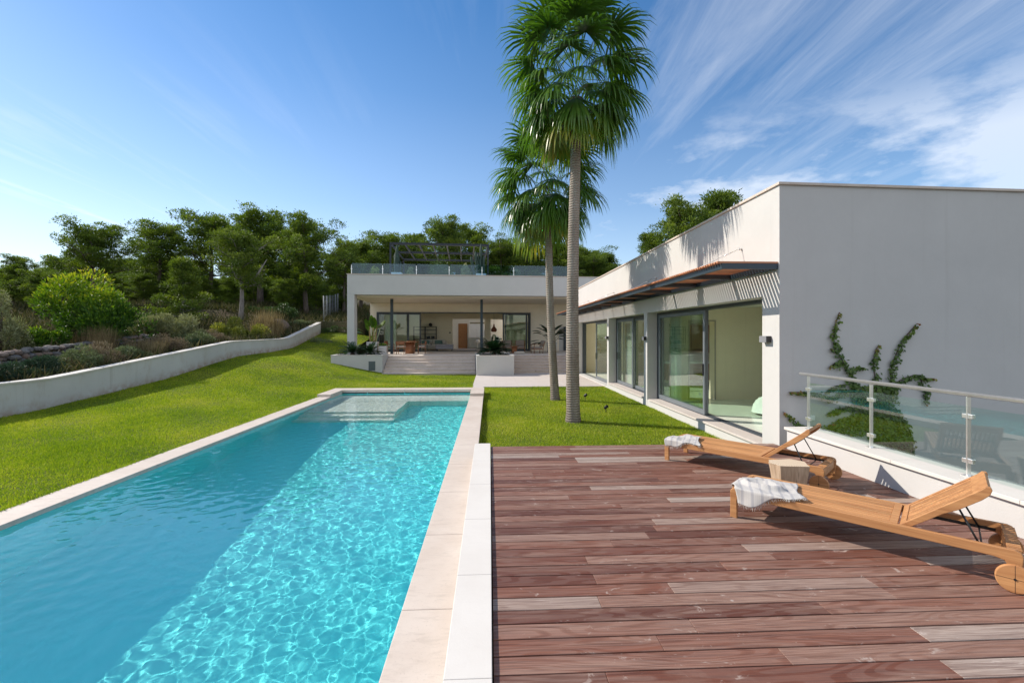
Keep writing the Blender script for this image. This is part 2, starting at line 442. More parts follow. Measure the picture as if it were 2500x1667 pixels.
# ------------------------------------------------------------------ deck, paving
def deck():
    r=random.Random(11)
    mb=MB(); pitch=.1416; y=7.36
    while y>-3.2:
        x=.022
        L=r.uniform(.5,2.4)
        while x<4.72:
            e=min(x+L,4.725)
            if 4.725-e<.35: e=4.725
            mb.box(x+.001,e-.001,y-pitch+.0095,y,-.026+r.uniform(-.0012,.0012),r.uniform(-.0012,.0012),0,None,r.uniform(.02,1))
            x=e; L=r.choice([1.55,1.9,2.3,2.75])*r.uniform(.9,1.1)
        y-=pitch
    q=N('weathered_ipe')
    t=q.attr('tone')
    tc=q.n('TexCoord'); va=q.n('VectorMath',operation='ADD'); cb=q.n('CombineXYZ')
    q.set(cb.inputs[0],q.math('MULTIPLY',t,91.0)); q.set(cb.inputs[1],q.math('MULTIPLY',t,57.0)); q.set(cb.inputs[2],q.math('MULTIPLY',t,23.0))
    q.t.links.new(tc.outputs['Object'],va.inputs[0]); q.t.links.new(cb.outputs[0],va.inputs[1])
    def mp(sc):
        m=q.n('Mapping'); m.inputs['Scale'].default_value=sc; q.t.links.new(va.outputs[0],m.inputs[0]); return m.outputs[0]
    # cathedral grain: distorted bands along the board
    warp=q.noise(mp((.55,4.6,1)),1.0,2,.45,.2)
    band=q.math('SINE',q.math('MULTIPLY',warp,120.0))
    fine=q.noise(mp((2.2,95,8)),1.0,5,.7,.4)
    blot=q.noise(mp((.8,4.5,1)),1.0,5,.62,.8)
    base=q.ramp(t,[(0,(.10,.029,.016)),(.2,(.15,.047,.026)),(.45,(.205,.074,.042)),(.65,(.235,.098,.062)),(.80,(.285,.160,.115)),(.91,(.35,.245,.195)),(1,(.43,.345,.29))])
    c=q.mix(q.ramp(blot,[(.47,0),(.70,.55)]),base,(.37,.25,.19))
    c=q.mix(q.ramp(fine,[(.34,.75),(.58,0)]),c,(.070,.026,.018))
    c=q.mix(q.math('MULTIPLY',q.ramp(band,[(.30,0),(.95,1)]),q.math('MULTIPLY',q.ramp(q.noise(mp((.7,2.0,1)),1.0,2),[(.42,0),(.62,1)]),.36)),c,(.105,.044,.031))
    c=q.mix(q.math('MULTIPLY',q.ramp(band,[(.0,1),(.35,0)]),.08),c,(.47,.37,.32))
    sp=q.ramp(q.noise(mp((5,9,1)),1.0,4,.75,.8),[(.62,0),(.74,.75)])
    c=q.mix(sp,c,(.52,.43,.37))
    drop=q.ramp(q.vor(mp((3.2,3.2,1)),1.0),[(.03,.55),(.055,0)])
    c=q.mix(drop,c,(.56,.50,.46))
    nm=q.bump(q.math('ADD',fine,q.math('MULTIPLY',band,.15)),.45,.002)
    rough=q.ramp(blot,[(.3,.52),(.7,.68)])
    structure('deck',mb,q.done(q.pbsdf(c,rough,0,.42,nm)),bevel=.003)
    sub=MB(); sub.box(.02,4.725,-3.2,7.34,-.2,-.06); 
    for x in [.3+.5*i for i in range(9)]: sub.box(x,x+.06,-3.2,7.34,-.06,-.03)
    q=N('deck_underside'); structure('deck_frame',sub,q.done(q.pbsdf((.02,.013,.01),.9,0,.1)))
    st=MB(); y=7.45; z1=.034
    while y>-3.3:
        st.box(-.238,.014,y-1.02+.0012,y-.0012,-.02,z1); y-=1.02
    k=thing('deck_kerb','white smooth stone kerb slabs running between the pool rim and the wooden deck','kerb',(0,0,0))
    obj('slab',st,M['limestone'],k,bevel=.004)
    b=MB(); b.box(-.215,-.005,-3.3,7.43,-1,-.02); obj('base',b,M['plaster'],k)
deck()
def path():
    mb=MB(); z0,z1=-.8,-.3
    def tiles(x0,x1,y0,y1,w,h):
        ny=max(1,round((y1-y0)/h)); nx=max(1,round((x1-x0)/w)); dx=(x1-x0)/nx; dy=(y1-y0)/ny
        for j in range(ny):
            for i in range(nx): mb.box(x0+i*dx+.0015,x0+(i+1)*dx-.0015,y0+j*dy+.0015,y0+(j+1)*dy-.0015,z1-.05,z1)
    tiles(-.70,-.24,16.79,18.58,.46,.9)
    tiles(-.70,5.0,18.58,26.4,.95,.98)
    structure('path',mb,M['pavestone'],bevel=.003)
    b=MB(); b.box(-.68,-.27,16.8,18.6,z0,z1-.052); b.box(-.68,4.98,18.62,26.2,z0,z1-.052)
    structure('path_base',b,M['plaster'])
path()

def hp(lx,ly,z=0):
    c,s=math.cos(TH),math.sin(TH); return (HP[0]+lx*c-ly*s,HP[1]+lx*s+ly*c,z)
ZT=.60
# ------------------------------------------------------------------ main house (local frame, turned 3 degrees)
def panel(root,name_frame,y,x0,x1,z0,z1,fw=.07,fd=.05,mat=None,axis='x',handle=None):
    """framed glass leaf; axis 'x': in a plane of constant y; axis 'y': plane of constant x. returns frame object"""
    f=MB(); 
    def bx(mb,a0,a1,b0,b1,c0,c1):
        if axis=='x': mb.box(a0,a1,b0,b1,c0,c1)
        else: mb.box(b0,b1,a0,a1,c0,c1)
    bx(f,x0,x0+fw,y-fd/2,y+fd/2,z0,z1); bx(f,x1-fw,x1,y-fd/2,y+fd/2,z0,z1)
    bx(f,x0+fw,x1-fw,y-fd/2+.001,y+fd/2-.001,z0,z0+fw*1.25); bx(f,x0+fw,x1-fw,y-fd/2+.001,y+fd/2-.001,z1-fw,z1)
    fo=obj('sliding_door',f,mat or M['frame'],root,bevel=.004)
    g=MB(); bx(g,x0+fw-.01,x1-fw+.01,y-.006,y+.006,z0+fw,z1-fw+.01); obj('pane',g,M['glass'],fo)
    if handle:
        h=MB(); hx=handle; sgn=-1
        bx(h,hx-.012,hx+.012,y-fd/2-.03,y-fd/2-.012,z0+.9,z0+1.25); obj('handle',h,M['black'],fo)
    return fo
def house():
    root=thing('main_house','white flat roofed villa block with a covered terrace beyond the pool','house',(HP[0],HP[1],0),TH)
    XL,XR=-6.33,10.5
    w=MB()
    w.box(XL,XR,0,.70,4.18,5.36)                       # fascia
    w.box(XL,XL+.3,.70,16.5,4.5,5.36)                   # side parapet
    obj('fascia',w,M['plaster'],root,bevel=.008)
    c=MB(); c.box(XL-.03,XR,-.03,.73,5.361,5.40); c.box(XL-.03,XL+.33,.733,16.5,5.361,5.40)
    obj('capping',c,M['travertine'],root)
    p=MB(); p.box(XL,-5.92,.001,.699,-.6,4.178); obj('pillar',p,M['plaster'],root,bevel=.008)
    s=MB(); s.box(XL+.002,XR,.702,11.2,4.12,4.495); s.box(XL+.002,-.6,11.2,13.5,4.12,4.495); s.box(4.4,XR,11.2,13.5,4.12,4.495); s.box(XL+.002,XR,13.5,16.5,4.12,4.495); obj('roof',s,M['cream'],root)  # roof and ceiling left open above the hall to bring daylight in
    for lx in (-4.15,1.61):
        cm=MB(); cm.box(lx-.085,lx+.085,2.32,2.49,ZT,4.118); obj('column',cm,M['bluesteel'],root,bevel=.006)
    b=MB(); t=.25; y0,y1=6.5,6.75
    b.box(XL,-5.86,y0,y1,ZT-.6,4.118); b.box(-5.86,5.42,y0,y1,3.48,4.118); b.box(5.42,7.62,y0,y1,ZT-.6,4.118); b.box(7.62,10.4,y0,y1,2.44,4.118)
    b.box(8.6,10.4,y0,y1,ZT-.6,2.44)
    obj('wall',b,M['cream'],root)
    sd=MB(); sd.box(7.62,8.0,y0+.2,y0+.24,ZT,2.44); obj('wall',sd,M['plaster'],root)
    d=MB(); d.box(8.0,8.6,y0+.15,y0+.2,ZT+.03,2.44); obj('door',d,M['bluesteel'],root,bevel=.004)
    # room shell
    i=MB(); wb=10.5
    i.box(XL,XL+.22,y1+.002,14.4,ZT,3.7)
    i.box(XL+.22,-.5,wb,wb+.2,ZT,3.7); i.box(-.5,2.14,wb,wb+.2,3.15,3.7); i.box(2.14,2.65,wb,wb+.2,ZT,3.7)
    i.box(2.65,3.71,wb,wb+.2,3.13,3.7); i.box(2.65,3.71,wb,wb+.2,ZT,1.33); i.box(3.71,9,wb,wb+.2,ZT,3.7)
    i.box(8.8,9,y1+.002,wb,ZT,3.7)
    obj('interior_wall',i,M['plaster_in'],root)
    h=MB(); h.box(-1.2,6,14.2,14.4,ZT,3.7); h.box(-.9,-.7,wb+.202,14.2,ZT,3.7); h.box(4.6,4.8,wb+.202,14.2,ZT,3.7)
    obj('interior_wall',h,M['plaster_warm'],root)
    cl=MB(); cl.box(XL+.22,9,y1+.002,11.2,3.702,3.82); cl.box(XL+.22,-.6,11.2,13.5,3.702,3.82); cl.box(4.4,9,11.2,13.5,3.702,3.82); cl.box(XL+.22,9,13.5,14.4,3.702,3.82); obj('ceiling',cl,M['plaster_warm'],root)
    f=MB(); f.box(XL+.01,9,6.502,14.4,ZT-.3,ZT-.002); obj('floor',f,M['pavestone'],root)
    hd=MB(); hd.box(-.09,.73,14.14,14.198,ZT+.01,2.85); od=obj('door',hd,M['oak'],root,bevel=.004)
    hh=MB(); hh.tube([(.02,14.10,1.62),(.02,14.06,1.62),(.16,14.06,1.62)],.012,6); obj('handle',hh,M['black'],od)
    cab=MB()
    for a0 in (.86,1.56,2.26,2.96): cab.box(a0,a0+.69,13.7,14.19,1.55,2.78)
    obj('cabinet',cab,M['white'],root,bevel=.004)
    cab2=MB()
    for a0 in (.80,1.5,2.2,2.9): cab2.box(a0,a0+.69,13.6,14.19,ZT+.04,1.50)
    obj('cabinet',cab2,m_plain('sage_lacquer',(.36,.37,.33),.4),root,bevel=.004)
    vent=MB(); vent.box(.95,3.5,13.66,13.7,2.83,2.95); obj('air_grille',vent,m_plain('bronze_grille',(.22,.18,.10),.5),root)
    nb=MB(); nb.box(2.5,3.9,12.4,12.5,1.33,3.13); obj('cabinet',nb,M['white'],root)
    nk=MB(); nk.box(2.66,3.7,10.71,11.2,1.28,1.325); obj('worktop',nk,M['white'],root)
    # side door in the hall
    hs=MB(); hs.box(-.69,-.64,11.3,12.6,ZT+.01,2.9); obj('door',hs,M['oak'],root)
    # sliding doors
    tr=MB(); tr.box(-5.86,5.42,6.38,6.62,3.41,3.479); tr.box(-5.86,-5.79,6.38,6.62,ZT,3.41); tr.box(5.35,5.42,6.38,6.62,ZT,3.41); tr.box(-5.79,5.35,6.40,6.60,ZT-.001,ZT+.03)
    obj('door_frame',tr,M['frame'],root,bevel=.004)
    panel(root,'',6.43,-5.78,-3.55,ZT+.035,3.405,.10)
    panel(root,'',6.52,-3.70,-2.70,ZT+.035,3.405,.10,handle=-2.75)
    panel(root,'',6.43,3.32,5.16,ZT+.035,3.405,.10,handle=3.37)
    panel(root,'',6.52,3.5,5.34,ZT+.035,3.405,.10)
    cu=MB(); cu.grid(lambda u,v:(-5.40+.85*u,7.0+.05*math.sin(u*44)+.02*math.sin(u*19+v),ZT+.04+2.9*v),60,4); obj('curtain',cu,M['curtain'],root)
    cu=MB(); cu.grid(lambda u,v:(-5.76+.34*u,6.95+.05*math.sin(u*30),ZT+.04+2.9*v),30,4); obj('curtain',cu,m_fabric('dark_curtain',(.03,.035,.045)),root)
    return root
house_root=house()

def terrace():
    mb=MB(); mb.box(-6.32,10.3,-.24,6.38,-.9,ZT)
    o=structure('terrace',mb,m_stone('terrace_stone',(.66,.58,.52),(.74,.66,.60),pores=.15),bevel=.006,loc=(HP[0],HP[1],0)); o.rotation_euler=(0,0,TH)
    for k,(x0,x1,ytop,zb,tread,n,lab) in enumerate(((-3.92,1.125,-.30,-.42,.43,6,'wide stone steps rising from the lawn between the two planters'),
                                           (3.11,6.75,-.62,-.30,.37,6,'stone steps rising from the path beside the white wing'))):
        rise=(ZT-zb)/n; t=thing('stone_steps',lab,'steps',(HP[0],HP[1],0),TH,'steps up to the terrace')
        for i in range(n):
            b=MB(); y1=ytop-tread*i; yb=-.243 if i>=0 else 0
            z=ZT-rise*i
            e=x0+.001*i; f_=x1-.001*i; yb=-.243 if i==0 else y1+tread+.012
            b.box(e,f_,y1-.022,yb,z-.045,z-.0015)
            b.box(e+.002,f_-.002,y1+.004,yb-.002,z-rise-(.02 if i<n-1 else .35),z-.0455)
            obj('step',b,M['stepstone'],t,bevel=.006)
terrace()
def planters():
    # low planter left of the steps, wall falls with the lawn
    def pl(lab,x0,x1,y0,y1,zb,zt):
        t=thing('planter',lab,'planter',(HP[0],HP[1],0),TH,'built planters of the terrace')
        w=MB(); k=.14
        w.box(x0,x1,y0,y0+k,zb,zt-.032); w.box(x0,x1,y1-k,y1,zb,zt-.032); w.box(x0,x0+k,y0+k,y1-k,zb,zt-.032); w.box(x1-k,x1,y0+k,y1-k,zb,zt-.032)
        obj('wall',w,M['plaster'],t,bevel=.006)
        c=MB(); e=.015
        c.box(x0-e,x1+e,y0-e,y0+k+e,zt-.03,zt); c.box(x0-e,x1+e,y1-k-e,y1+e,zt-.03,zt); c.box(x0-e,x0+k+e,y0+k+e+.001,y1-k-e-.001,zt-.03,zt); c.box(x1-k-e,x1+e,y0+k+e+.001,y1-k-e-.001,zt-.03,zt)
        obj('capping',c,M['limestone'],t)
        s=MB(); s.grid(lambda u,v:(x0+k+(x1-x0-2*k)*u,y0+k+(y1-y0-2*k)*v,zt-.07+.03*math.sin(9*u+5*v)),12,8); obj('soil',s,m_plain('soil',(.05,.035,.022),.95,var=.4,nscale=20),t)
        return t
    t=pl('low white planter with two cycads and a grey vent in its front',-6.65,-3.94,-2.1,-.26,-.9,.72)
    v=MB(); v.box(-4.67,-4.32,-2.118,-2.099,-.12,.38); 
    for i in range(14): v.box(-4.65,-4.34,-2.13,-2.119,-.10+i*.034,-.10+i*.034+.02)
    obj('vent',v,m_plain('vent_grey',(.11,.14,.15),.5),t)
    pl('square white planter holding one cycad, standing between the two stairs',1.14,3.10,-3.75,-.26,-.8,.74)
planters()

# ------------------------------------------------------------------ bedroom wing
WO=Vector((4.75,7.24,0))
def objw(name,mb,mats,parent,**k):
    mb.v=[(x-WO.x,y-WO.y,z-WO.z) for x,y,z in mb.v]; return obj(name,mb,mats,parent,**k)
YE=25.6
def wing():
    root=thing('house_wing','white flat roofed bedroom wing with slatted awning running along the right side','house wing',tuple(WO))
    X0,X1=4.75,5.05; zb=-.7; zh=2.47; zt=4.26
    w=MB()
    w.box(X0,X1,7.49,YE,zh,zt)
    for a,b in ((7.49,7.71),(13.51,13.80),(17.95,18.2),(24.55,YE)): w.box(X0,X1,a,b,zb,zh)
    for a,b in ((7.71,13.51),(13.8,17.95)): w.box(X0+.004,X1+.2,a,b,zb,-.142)
    w.box(X0+.004,X1+.2,18.2,24.55,zb,-.27)
    obj1=objw('facade',w,M['plaster'],root)
    g=MB(); s=math.tan(R(2.1)); 
    g.prism([(4.75,7.24),(21,7.24+16.25*s),(21,7.49+16.25*s),(4.75,7.49)],-3.4,zt); objw('gable_wall',g,M['plaster'],root)
    c=MB(); c.box(X0-.03,X1+.03,7.53,YE,zt+.001,zt+.045); c.prism([(4.72,7.205),(21,7.205+16.25*s),(21,7.525+16.25*s),(4.72,7.525)],zt+.001,zt+.045); objw('capping',c,M['travertine'],root,bevel=.004)
    r=MB(); r.box(X1+.002,16,7.9,YE,2.70,3.4); objw('roof',r,M['plaster'],root)
    wk=MB(); wk.box(12,12.2,7.9,8.4,zb,2.70); wk.box(12,12.2,8.4,17.6,zb,.3); wk.box(12,12.2,13.0,13.5,.3,2.7); wk.box(12,12.2,17.6,YE,zb,2.70); wk.box(X1+.002,12,YE-.25,YE-.003,zb,2.70); objw('rear_wall',wk,M['plaster_warm'],root)  # unseen openings added in this wall to let sky light into the rooms
    ce=MB(); ce.box(X1+.001,12,7.5,YE-.26,2.62,2.698); objw('ceiling',ce,M['plaster_warm'],root)
    si=MB()
    for a,b in ((7.712,13.508),(13.802,17.948)):
        y=a
        while y<b-.2:
            e=min(y+1.4,b); si.box(4.715,5.30,y+.001,e-.001,-.14,-.098); y=e
    objw('sill',si,M['pavestone'],root,bevel=.004)
    f=MB(); f.box(5.302,12,7.5,18.0,-.3,-.10); f.box(5.10,12,18.0,YE-.26,-.4,-.26); objw('floor',f,m_plain('polished_pale_floor',(.76,.79,.70),.22,0,.5,.04),root)
    yp=13.1
    p=MB(); p.box(5.4,5.87,yp,yp+.3,-.1,2.62); p.box(6.62,11.9,yp,yp+.3,-.1,2.62); p.box(5.87,6.62,yp,yp+.3,2.2,2.62); objw('interior_wall',p,M['plaster_in'],root)
    p=MB(); p.box(5.4,12,18.05,18.2,-.1,2.62); objw('interior_wall',p,M['plaster_in'],root)
    p=MB(); p.box(5.4,12,YE-.36,YE-.262,-.26,2.62); objw('interior_wall',p,M['plaster_in'],root)
    dr=MB(); dr.box(5.83,5.868,yp-.02,yp+.32,-.1,2.24); dr.box(6.622,6.66,yp-.02,yp+.32,-.1,2.24); dr.box(5.87,6.62,yp-.02,yp+.32,2.202,2.24); objw('door_frame',dr,m_plain('taupe_trim',(.42,.37,.31),.5),root)
    t=M['frame']
    for k,(a,b,z0,z1) in enumerate(((7.71,13.51,-.098,zh),(13.8,17.95,-.098,zh),(18.2,24.55,-.268,zh))):
        tr=MB(); tr.box(5.052,5.25,a+.001,b-.001,z1-.075,z1-.002); tr.box(5.052,5.25,b-.06,b-.002,z0,z1-.075); tr.box(5.052,5.25,a+.002,a+.06,z0,z1-.075)
        for i in range(4): tr.box(5.06+i*.05,5.075+i*.05,a+.06,b-.06,z0,z0+.018)
        objw('door_frame',tr,t,root,bevel=.003)
    def pw(x,y0,y1,z0,z1,handle=None,fw=.085):
        f=MB(); 
        f.box(x-.025,x+.025,y0,y0+fw,z0,z1); f.box(x-.025,x+.025,y1-fw,y1,z0,z1); f.box(x-.024,x+.024,y0+fw,y1-fw,z0,z0+fw*1.3); f.box(x-.024,x+.024,y0+fw,y1-fw,z1-fw,z1)
        fo=objw('sliding_door',f,M['frame_grey'],root,bevel=.004)
        gl=MB(); gl.box(x-.006,x+.006,y0+fw-.01,y1-fw+.01,z0+fw,z1-fw+.01); objw('pane',gl,M['glass'],fo)
        if handle:
            h=MB(); h.box(x-.055,x-.03,handle-.012,handle+.012,z0+.92,z0+1.2); objw('handle',h,M['black'],fo)
    z0=-.078; z1=zh-.078
    pw(5.09,10.50,13.44,z0,z1,10.545); pw(5.17,10.56,13.44,z0,z1)
    pw(5.09,15.90,17.88,z0,z1,17.8); pw(5.17,13.87,15.98,z0,z1)
    pw(5.09,18.28,21.5,-.25,z1,21.4)
    # bathroom cabinets
    b=MB(); b.box(6.7,9.2,16.9,17.5,.1,.72); b.box(7.3,8.9,17.6,18.03,1.1,2.2); objw('cabinet',b,M['oak'],root,bevel=.006)
    bw=MB(); bw.box(6.65,9.25,16.85,17.52,.722,.80); objw('washbasin',bw,M['white'],root,bevel=.01)
    cu=MB(); cu.grid(lambda u,v:(5.36+.05*math.sin(u*38)+.02*math.sin(u*17+1),12.62+.44*u,-.08+2.66*v),70,4); objw('curtain',cu,M['curtain'],root)
    cu=MB(); cu.grid(lambda u,v:(5.45+.05*math.sin(u*30),16.9+.85*u,-.08+2.66*v),60,4); objw('curtain',cu,M['curtain'],root)
    so=MB(); so.box(5.27,5.35,7.232,7.24+.52*s+.001,.40,.48) ; objw('wall_socket',so,M['white'],root,bevel=.004)
    return root
wing_root=wing()

def awning():
    root=thing('slatted_awning','long wood slatted awning on a dark steel frame, projecting from the white wing','awning',(4.75,7.3,2.9))
    y0,y1=7.27,25.4; xa,xb=3.80,4.745
    def L(mb): mb.v=[(x-4.75,y-7.3,z-2.9) for x,y,z in mb.v]; return mb
    f=MB(); f.box(xa,xa+.05,y0,y1,2.885,2.975); f.box(xb-.05,xb,y0,y1,2.885,2.975); f.box(xa+.05,xb-.05,y0,y0+.05,2.885,2.975)
    obj('frame',L(f),M['bluesteel'],root)
    y=y0+1.42
    while y<y1+.1:
        b=MB(); b.box(xa+.052,xb-.052,y-.03,y+.03,2.888,2.972); obj('cross_beam',L(b),M['frame'],root); y+=1.46
    s=MB(); y=y0; r=random.Random(3)
    while y<y1:
        s.box(xa-.075,xb-.003,y,y+.045,2.978+r.uniform(0,.002),3.008,0,None,r.uniform(.1,1)); y+=.0875
    obj('slats',L(s),M['cedar'],root)
    for y in (8.36,12.75,17.15,21.55):
        c=MB(); c.tube([(4.75,y,3.42),(4.70,y,3.42)],.02,8); c.tube([(4.70,y,3.42),(3.86,y,3.03)],.007,6); c.tube([(4.55,y,3.352),(4.42,y,3.29)],.011,6)
        obj('stay_rod',L(c),M['steel'],root)
awning()
def lamps():
    first=None
    for y,lab in ((7.55,'grey box wall lamp on the front corner pillar, nearest the deck'),(13.655,'small dark box wall lamp on the middle white pillar'),(18.075,'small dark box wall lamp on the pillar by the stone path')):
        if first is None:
            t=thing('wall_lamp',lab,'wall lamp',(4.75,y,1.73),0,'box lamps on the wing pillars')
            a=MB(); a.box(-.095,-.001,-.1,.1,-.055,.055); obj('housing',a,m_plain('lamp_grey',(.22,.22,.23),.5),t,bevel=.004)
            b=MB(); b.box(-.09,-.01,-.106,-.1005,-.05,.05); obj('lens',b,M['black'],t); first=t  # black plate stands in for shade on the side face, not a lens
        else: copy_tree(first,None,(4.75,y,1.70),0,None,lab)
lamps()
# ------------------------------------------------------------------ low wall and glass railing on the right
def right_side():
    t=thing('low_wall','low white wall with a stone top along the right edge of the deck','wall',(4.73,0,0))
    w=MB(); w.box(0,.40,-4,7.02,-3.4,.30); obj('wall',w,M['plaster'],t)
    c=MB(); y=-4
    while y<7.0:
        e=min(y+1.3,7.03); c.box(-.045,.42,y+.001,e-.001,.302,.342); y=e
    obj('capping',c,M['limestone'],t,bevel=.004)
    r=thing('glass_railing','clear glass railing with steel posts and handrail on the low wall','railing',(4.95,0,.342))
    ys=[6.83,5.67,4.47,3.27,2.07,.87,-.33,-1.53]
    h=MB(); h.tube([(0,7.02,.845),(0,-4,.845)],.024,14); obj('handrail',h,M['steel'],r)
    for y in ys:
        p=MB(); p.box(-.02,.02,y-.007,y+.007,0,.822); p.box(-.045,.045,y-.045,y+.045,0,.008); obj('post',p,M['steel'],r)
        for z in (.16,.62):
            k=MB(); k.box(-.018,.018,y-.052,y-.0075,z-.022,z+.022); k.box(-.018,.018,y+.0075,y+.052,z-.022,z+.022); obj('clamp',k,M['steel'],r,bevel=.003)
    for a,b in zip(ys[:-1],ys[1:]):
        g=MB(); g.box(-.005,.005,b+.03,a-.03,.05,.72); obj('glass_pane',g,M['glass_rail'],r)
right_side()
# ------------------------------------------------------------------ sun loungers
LO_H=.285
def lounger(lab,loc,rz):
    t=thing('sun_lounger',lab,'sun lounger',loc,rz,'teak loungers on the deck')
    Lg,W=1.95,.64; H=LO_H; r=random.Random(5)
    def rail(y0,y1):
        m=MB(); rh=.072
        # side profile with rounded foot and wheel ends (x,z)
        prof=[(0,0),(.062,0),(.062,H-rh-.035),(.070,H-rh-.012),(.092,H-rh),(1.80,H-rh),(1.852,H-rh-.012),(1.868,H-rh-.04),(1.868,.075),(1.935,.075),(1.945,H-.04),(1.935,H-.012),(1.905,H),(.03,H),(.008,H-.008),(0,H-.03)]
        m.prism(prof,y1,y0,0,None,'y',r.uniform(.3,.7)); return m
    a=obj('side_rail',rail(0,.036),M['teak'],t,bevel=.005); b=obj('side_rail',rail(W-.036,W),M['teak'],t,bevel=.005)
    m=MB(); m.box(0.004,.050,.0362,W-.0362,H-.078,H-.002,0,None,.5); obj('foot_rail',m,M['teak'],t,bevel=.006)
    m=MB(); m.box(1.18,1.24,.0362,W-.0362,H-.075,H-.03,0,None,.4); obj('cross_rail',m,M['teak'],t)
    # seat slats, lengthwise
    m=MB(); n=12; w=(W-.08)/n
    for i in range(n): m.box(.055,1.215,0.04+i*w+.0055,.04+(i+1)*w-.0055,H-.022,H-.002,0,None,r.uniform(.15,1))
    m.box(1.216,1.268,.038,W-.038,H-.026,H+.001,0,None,.6); obj('seat',m,M['teak'],t,bevel=.002)
    # backrest, hinged
    an=R(40); Mx=Matrix.Translation((1.295,0,H-.035))@Matrix.Rotation(-an,4,'Y'); Lb=.62
    m=MB()
    for y0,y1 in ((.042,.078),(W-.078,W-.042)):
        prof=[(0,-.012),(.30,-.016),(.40,-.03),(.56,-.03),(.62,-.022),(.655,.0),(.66,.02),(.64,.036),(.60,.03),(0,.03)]
        m.prism(prof,y1,y0,0,Mx,'y',r.uniform(.3,.8))
    bk=obj('backrest',m,M['teak'],t,bevel=.004)
    m=MB(); w=(W-.16)/n
    for i in range(n): m.box(.056,Lb-.075,.08+i*w+.007,.08+(i+1)*w-.007,.004,.024,0,Mx,r.uniform(.15,1))
    m.box(.003,.055,.0785,W-.0785,.0,.029,0,Mx,.5); m.box(Lb-.074,Lb+.03,.0785,W-.0785,.0,.03,0,Mx,.6)
    obj('slats',m,M['teak'],bk,bevel=.002)
    m=MB()
    p0=Mx@Vector((.40,0,-.03))
    for y in (.10,W-.10): m.tube([(p0.x,y,p0.z),(1.745,.05 if y<.3 else W-.05,H-.058)],.007,6)
    m.tube([(p0.x,.09,p0.z),(p0.x,W-.09,p0.z)],.006,6); m.tube([(1.745,.047,H-.058),(1.745,W-.047,H-.058)],.006,6)
    obj('prop',m,M['black'],t)
    m=MB(); m.box(1.32,1.84,.0365,.046,H-.066,H-.045); m.box(1.32,1.84,W-.046,W-.0365,H-.066,H-.045)
    for i in range(9): m.box(1.36+i*.052,1.375+i*.052,W-.052,W-.0462,H-.066,H-.04)
    obj('prop_track',m,M['black'],t)
    m=MB(); m.box(1.872,1.93,.0365,W-.0365,H-.12,H-.02,0,None,.35)
    for i in range(16): m.box(1.868,1.942,.045+i*.0345,.066+i*.0345,H-.019,H-.004,0,None,r.uniform(.2,.7))
    obj('end_rail',m,M['teak'],t,bevel=.002)
    for y0,y1 in ((-.045,-.012),(W+.012,W+.045)):
        m=MB(); nn=36; rad=.098
        disc=[(rad*math.cos(2*math.pi*k/nn),rad*math.sin(2*math.pi*k/nn)) for k in range(nn)]
        m.prism(disc,y1,y0,0,Matrix.Translation((1.90,0,rad)),'y',.75)
        wh=obj('wheel',m,M['teak'],t,bevel=.006)
        m=MB(); e=y0-.0006 if y0<0 else y1+.0006; e2=y0 if y0<0 else y1
        m.box(1.90-.096,1.90+.096,min(e,e2),max(e,e2),rad-.0012,rad+.0012); m.box(1.8988,1.9012,min(e,e2),max(e,e2),rad-.096,rad+.096)
        m.tube([(1.90,e2,rad),(1.90,e2+(-.004 if y0<0 else .004),rad)],.008,10)
        obj('hub',m,M['black'],wh)
    return t
lo_near=lounger('teak sun lounger nearest the camera, its raised back in front of the low wall',(2.385,4.405,0),R(-46.6))
lo_far=lounger('teak sun lounger farther away, beside the wood block stool and the bedroom door',(2.53,6.47,0),R(-48.6))

